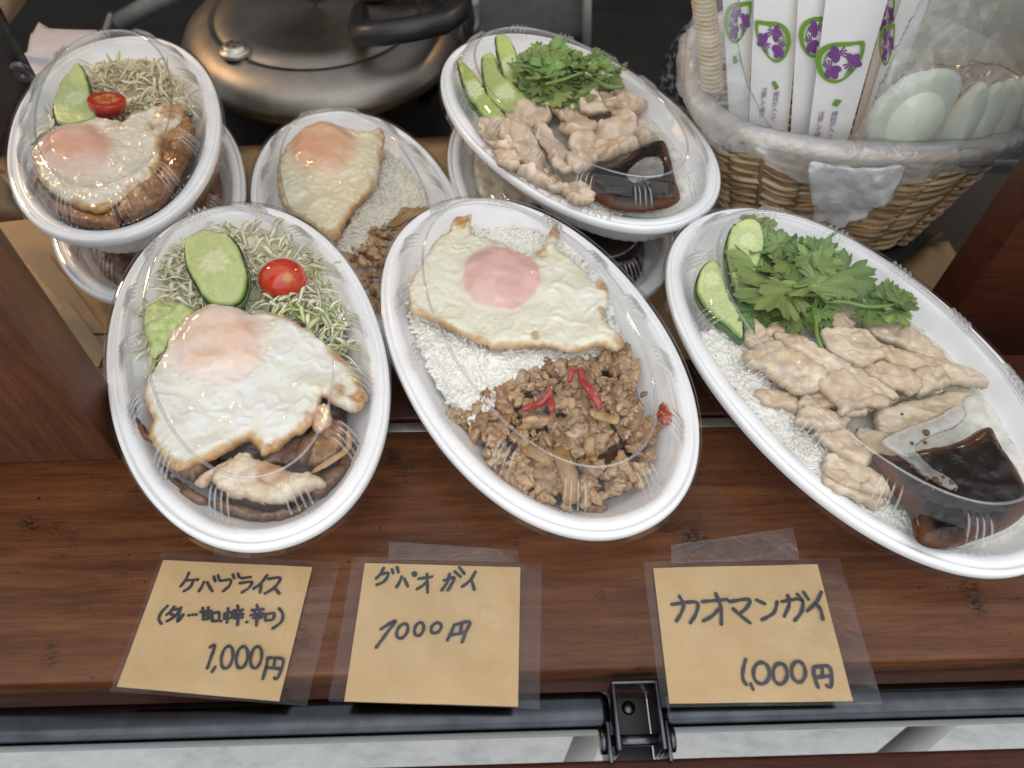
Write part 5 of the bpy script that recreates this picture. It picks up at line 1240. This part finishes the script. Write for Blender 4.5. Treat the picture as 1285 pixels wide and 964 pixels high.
# disposable spoons in their bag
M_SPOON = plain('spoon_plastic', (.80, .84, .70), .30, var=.03, nscale=50, sss=.2)
z4 = lambda pts: zoomed(pts, 845, 0, .3424)
SP = [([(1220, 520), (1225, 400), (1250, 300), (1310, 260), (1380, 330), (1380, 480), (1300, 520)], .464, 'rightmost pale green plastic spoon cut by the frame'),
      ([(1010, 540), (1080, 440), (1150, 350), (1225, 280), (1265, 300), (1275, 380), (1240, 470), (1170, 555), (1090, 575)], .462, 'fourth pale green plastic spoon from the chopsticks'),
      ([(960, 540), (1030, 440), (1110, 350), (1190, 290), (1215, 330), (1190, 430), (1120, 540), (1040, 570)], .458, 'third pale green plastic spoon from the chopsticks'),
      ([(900, 545), (970, 440), (1050, 345), (1120, 290), (1150, 330), (1110, 440), (1030, 545), (960, 572)], .454, 'second pale green plastic spoon from the chopsticks'),
      ([(700, 470), (712, 400), (760, 335), (830, 280), (900, 250), (980, 240), (1040, 258), (1052, 310), (1010, 390), (970, 470), (915, 545), (850, 560), (770, 550), (715, 515)], .448, 'large pale green plastic spoon bowl nearest the chopsticks')]
def dome(q, d):
    c = q.mean(0); C_ = np.cov((q-c).T); m2 = np.einsum('ij,jk,ik->i', q-c, np.linalg.inv(C_), q-c); return .013*np.exp(-.42*m2)
for o, y, lab in SP:
    e = empty('plastic_spoon', PY(*z4(o)[0], y)); upright('bowl', z4(o), y, .004, M_SPOON, None, e, .0022, .004, dome)
    tag(e, lab, 'spoon', 'pale green plastic spoons in the basket')
bagp = [(1068, 195), (1090, 130), (1120, 60), (1150, 0), (1170, -60), (1400, -60), (1400, 190), (1290, 200), (1180, 200)]
bag = upright('spoon_bag', bagp, .437, .0015, M_BAG, None, None, .0022, .004,
              lambda q, d: .012*fbm(np.column_stack([q*14, q[:, 0]*0]), 21, 2)+.0045*(1-np.abs(fbm(np.column_stack([q[:, 0]*70+q[:, 1]*40, q[:, 1]*25, q[:, 0]*0]), 22, 3)))+.001*fbm(np.column_stack([q*160, q[:, 0]*0]), 23, 2))
M_BAGTOP = film('bag_gather', base=0.12, gain=0.8, rough=0.10, haze=0.48, wrinkle=1.0, wscale=70, hazecol=(.90, .93, .86), hvar=.25)
upright('gathered_top', [(1118, 95), (1140, 40), (1165, 0), (1180, -60), (1400, -60), (1400, 150), (1290, 100), (1230, 78), (1180, 82)], .475, .002, M_BAGTOP, None, None, .0022, .004,
        lambda q, d: .014*fbm(np.column_stack([q[:, 0]*60+q[:, 1]*45, q[:, 1]*10, q[:, 0]*0]), 31, 3)).parent = bag
bpy.data.objects['gathered_top'].location -= bag.location
tag(bag, 'crinkled clear plastic bag over the spoons in the basket', 'plastic bag')

# ================================================================== BACKGROUND THINGS
# big steel pot with lid
ms, nt, bs = mat_new('brushed_steel')
v = coords(nt, (1, 1, 1)); n = noise_tex(nt, v, 30, 4); n3 = noise_tex(nt, coords(nt, (4, 160, 4)), 20, 3)
r = ramp(nt, n.outputs[0], [(.3, (.17, .155, .14)), (.7, (.25, .23, .205))]); nt.links.new(r.outputs[0], bs.inputs['Base Color'])
bs.inputs['Metallic'].default_value = 1; bs.inputs['Roughness'].default_value = .42; bs.inputs['Anisotropic'].default_value = .5
bump(nt, bs, n3.outputs[0], .05, .0004)
pc = Vector((-.190, .688, -.40)); pot = empty('steel_pot', pc)
tv, tf = lathe([(.108, 0), (.116, .004), (.118, .02), (.118, .355), (.127, .364), (.127, .368)], 96); mesh_obj('pot_body', tv, tf, M_STEEL, pot)
tv, tf = lathe([(.1275, .366), (.1285, .369), (.127, .375), (.123, .382), (.116, .388), (.106, .3935), (.098, .3965), (.095, .3975), (.0935, .3960), (.0915, .3960), (.090, .3978), (.07, .400), (.04, .402), (.001, .4025)], 128)
ld = mesh_obj('pot_lid', tv, tf, ms, pot)
vp = P(294, 62, .0005)-pc
tv, tf = lathe([(.0005, .0045), (.007, .0045), (.009, .0035), (.0095, .0012), (.0125, .001), (.0135, 0), (.0135, -.003)], 40); vd = mesh_obj('vent', tv, tf, M_STRIP, pot, loc=tuple(vp))
for a in range(4):
    tv, tf = lathe([(.0002, .0003), (.0013, .0003), (.0013, -.0005)], 12); mesh_obj('vent_hole', tv, tf, M_BLACK, vd, loc=(.0042*math.cos(a*1.57+.5), .0042*math.sin(a*1.57+.5), .0046))
hpts = [P(452, 15, .002), P(449, 36, .010), P(456, 43, .020), P(480, 42, .026), P(520, 36, .028), P(555, 28, .028), P(574, 15, .026), P(580, -8, .018), P(582, -30, .005)]
tv, tf = tube([Vector(p)-pc for p in hpts], [.008, .009, .010, .010, .010, .010, .010, .010, .009], 14); mesh_obj('handle', tv, tf, M_BLACK, pot)
tv, tf = tube([P(452, -8, .008)-pc, P(500, -16, .016)-pc, P(582, -26, .010)-pc], .010, 12); mesh_obj('handle', tv, tf, M_BLACK, pot)
tag(pot, 'large brushed steel pot with round lid and black handle', 'pot')
def bslab(name, px, z, th, mat, label, cat, spacing=.012):
    return tag(slab(name, px, z, th, mat, lambda V, d: np.tile((.5, .5, .5), (len(V), 1)), spacing, .002, smooth=False), label, cat)
bslab('black_case', [(560, -30), (588, -10), (597, 40), (592, 68), (560, 118), (535, 150), (520, 152), (562, 90), (575, 40)], -.06, .05, M_BLACK, 'black plastic case edge between the pot and the coriander tray', 'case')
M_BOXW = plain('pale_box', (.42, .40, .42), .6, var=.05)
bslab('white_box', [(42, 47), (112, 52), (150, 60), (120, 130), (30, 130), (34, 90)], -.03, .02, M_BOXW, 'pale lilac-white box behind the far left stack', 'box')
# leather-like black panel with a rivet at the far left
bp = empty('riveted_strap', PY(0, 200, .52))
upright('panel', [(-40, -40), (-5, -10), (12, 25), (49, 96), (44, 108), (10, 190), (-40, 230)], .52, .012, M_BLACK, None, bp, .004, .003, None, smooth=False)
rv = PY(28, 91, .506)-bp.location
tv, tf = lathe([(.0005, .0008), (.0018, .0010), (.0022, .0018), (.0070, .0016), (.0085, 0)], 28); rvo = mesh_obj('rivet', tv, tf, M_STEEL, bp, loc=tuple(rv)); rvo.rotation_euler = (R(90), 0, 0)
tag(bp, 'black riveted strap at the far left edge behind the stack', 'strap')
M_KRAFT2 = plain('tan_board', (.30, .21, .12), .7, var=.06)
tb = upright('tan_board', [(-40, -60), (40, -40), (33, 2), (12, 30), (-40, 60)], .62, .004, M_KRAFT2, None, None, .01, .002, None, smooth=False); tag(tb, 'small tan board in the top left corner', 'board')
# tan card standing at the far left edge
tc = upright('tan_sign_card', [(-40, 190), (0, 218), (44, 274), (0, 279), (-40, 282)], .395, .001, M_KRAFT2, None, None, .01, .002, None, smooth=False); tag(tc, 'tan card corner standing at the left edge before the stack', 'card')
# film-covered card sheets beside the post
for (q, z, lab) in (([(26, 318), (60, 318), (134, 418), (112, 418)], -.052, 'film covered tan card lying left of the front left tray'), ([(62, 378), (84, 376), (132, 440), (120, 470)], -.050, 'second film covered card nearer the post')):
    c_ = P(*q[0], z); e = empty('film_card', c_); sheet('card_paper', q, z, M_KRAFT2, e, c_, .0004, .0003, 3); cq = np.mean(np.array(q), 0)
    sheet('card_film', [tuple(cq+(np.array(p)-cq)*1.18) for p in q], z+.001, M_LID, e, c_, 0, .0003, 4); tag(e, lab, 'card')
# dim bits of stall equipment along the top
M_GREYD = plain('dim_grey', (.10, .105, .105), .5, var=.15); M_GREYL = plain('dim_light_grey', (.30, .30, .29), .5, var=.1)
tv, tf = tube([PY(150, 28, 1.0), PY(190, 5, 1.0), PY(260, -30, 1.0)], .012, 12); tag(mesh_obj('grey_pipe', tv, tf, M_GREYD), 'slanting grey pipe above the far left stack', 'pipe')
tv, tf = tube([PY(140, 18, .95), PY(128, 52, .95), PY(120, 80, .95)], .004, 10); tag(mesh_obj('thin_rod', tv, tf, M_GREYD), 'thin dim rod behind the far left stack', 'rod')
gp = upright('grey_cover', [(590, -60), (742, -60), (740, 58), (700, 58), (600, 64)], 1.05, .01, M_GREYD, None, None, .02, .003, None, smooth=False); tag(gp, 'dim grey cover sheet behind the upper coriander tray', 'cover')
tv, tf = tube([PY(736, -60, 1.03), PY(737, 0, 1.03), PY(736, 60, 1.03)], .006, 10); tag(mesh_obj('frame_bar', tv, tf, M_GREYL), 'pale upright bar at the right edge of the grey cover', 'bar')
tv, tf = lathe([(.0005, 0), (.012, 0), (.014, .03), (.016, .06), (.0155, .06), (.013, .005)], 24); tag(mesh_obj('white_cup', tv, tf, M_GREYL, loc=tuple(PY(588, 36, .95))), 'dim pale cup standing behind the pot handle', 'cup')
# speckled dark cloth
mc, nt, bs = mat_new('speckled_cloth'); v = coords(nt); n = noise_tex(nt, v, 160, 3, .7); r = ramp(nt, n.outputs[0], [(.50, (.008, .008, .011)), (.60, (.16, .16, .18))])
nt.links.new(r.outputs[0], bs.inputs['Base Color']); bs.inputs['Roughness'].default_value = .9
cl = upright('speckled_cloth', [(800, 180), (818, 120), (835, 70), (858, 30), (900, 10), (905, 180), (880, 200)], .72, .02, mc, None, None, .006, .02, lambda q, d: .008*fbm(np.column_stack([q*30, q[:, 0]*0]), 4, 3)); tag(cl, 'black cloth with grey speckles left of the basket', 'cloth')
# bits at the right behind the basket and the post
M_WTUBE = plain('white_tube', (.52, .51, .52), .5, var=.05)
tv, tf = tube([PY(1190, 285, .56), PY(1250, 303, .50)], .0045, 12); tag(mesh_obj('white_tube', tv, tf, M_WTUBE), 'white tube between the basket and the right post', 'tube')
bslab('cardboard_flap', [(1105, 420), (1130, 330), (1182, 290), (1215, 345), (1190, 420)], -.056, .003, M_CARD, 'shaded cardboard flap beside the basket foot', 'cardboard')
bslab('white_board', [(1205, 345), (1240, 302), (1280, 330), (1225, 420)], -.10, .006, M_WTUBE, 'white board corner beside the right post', 'board')
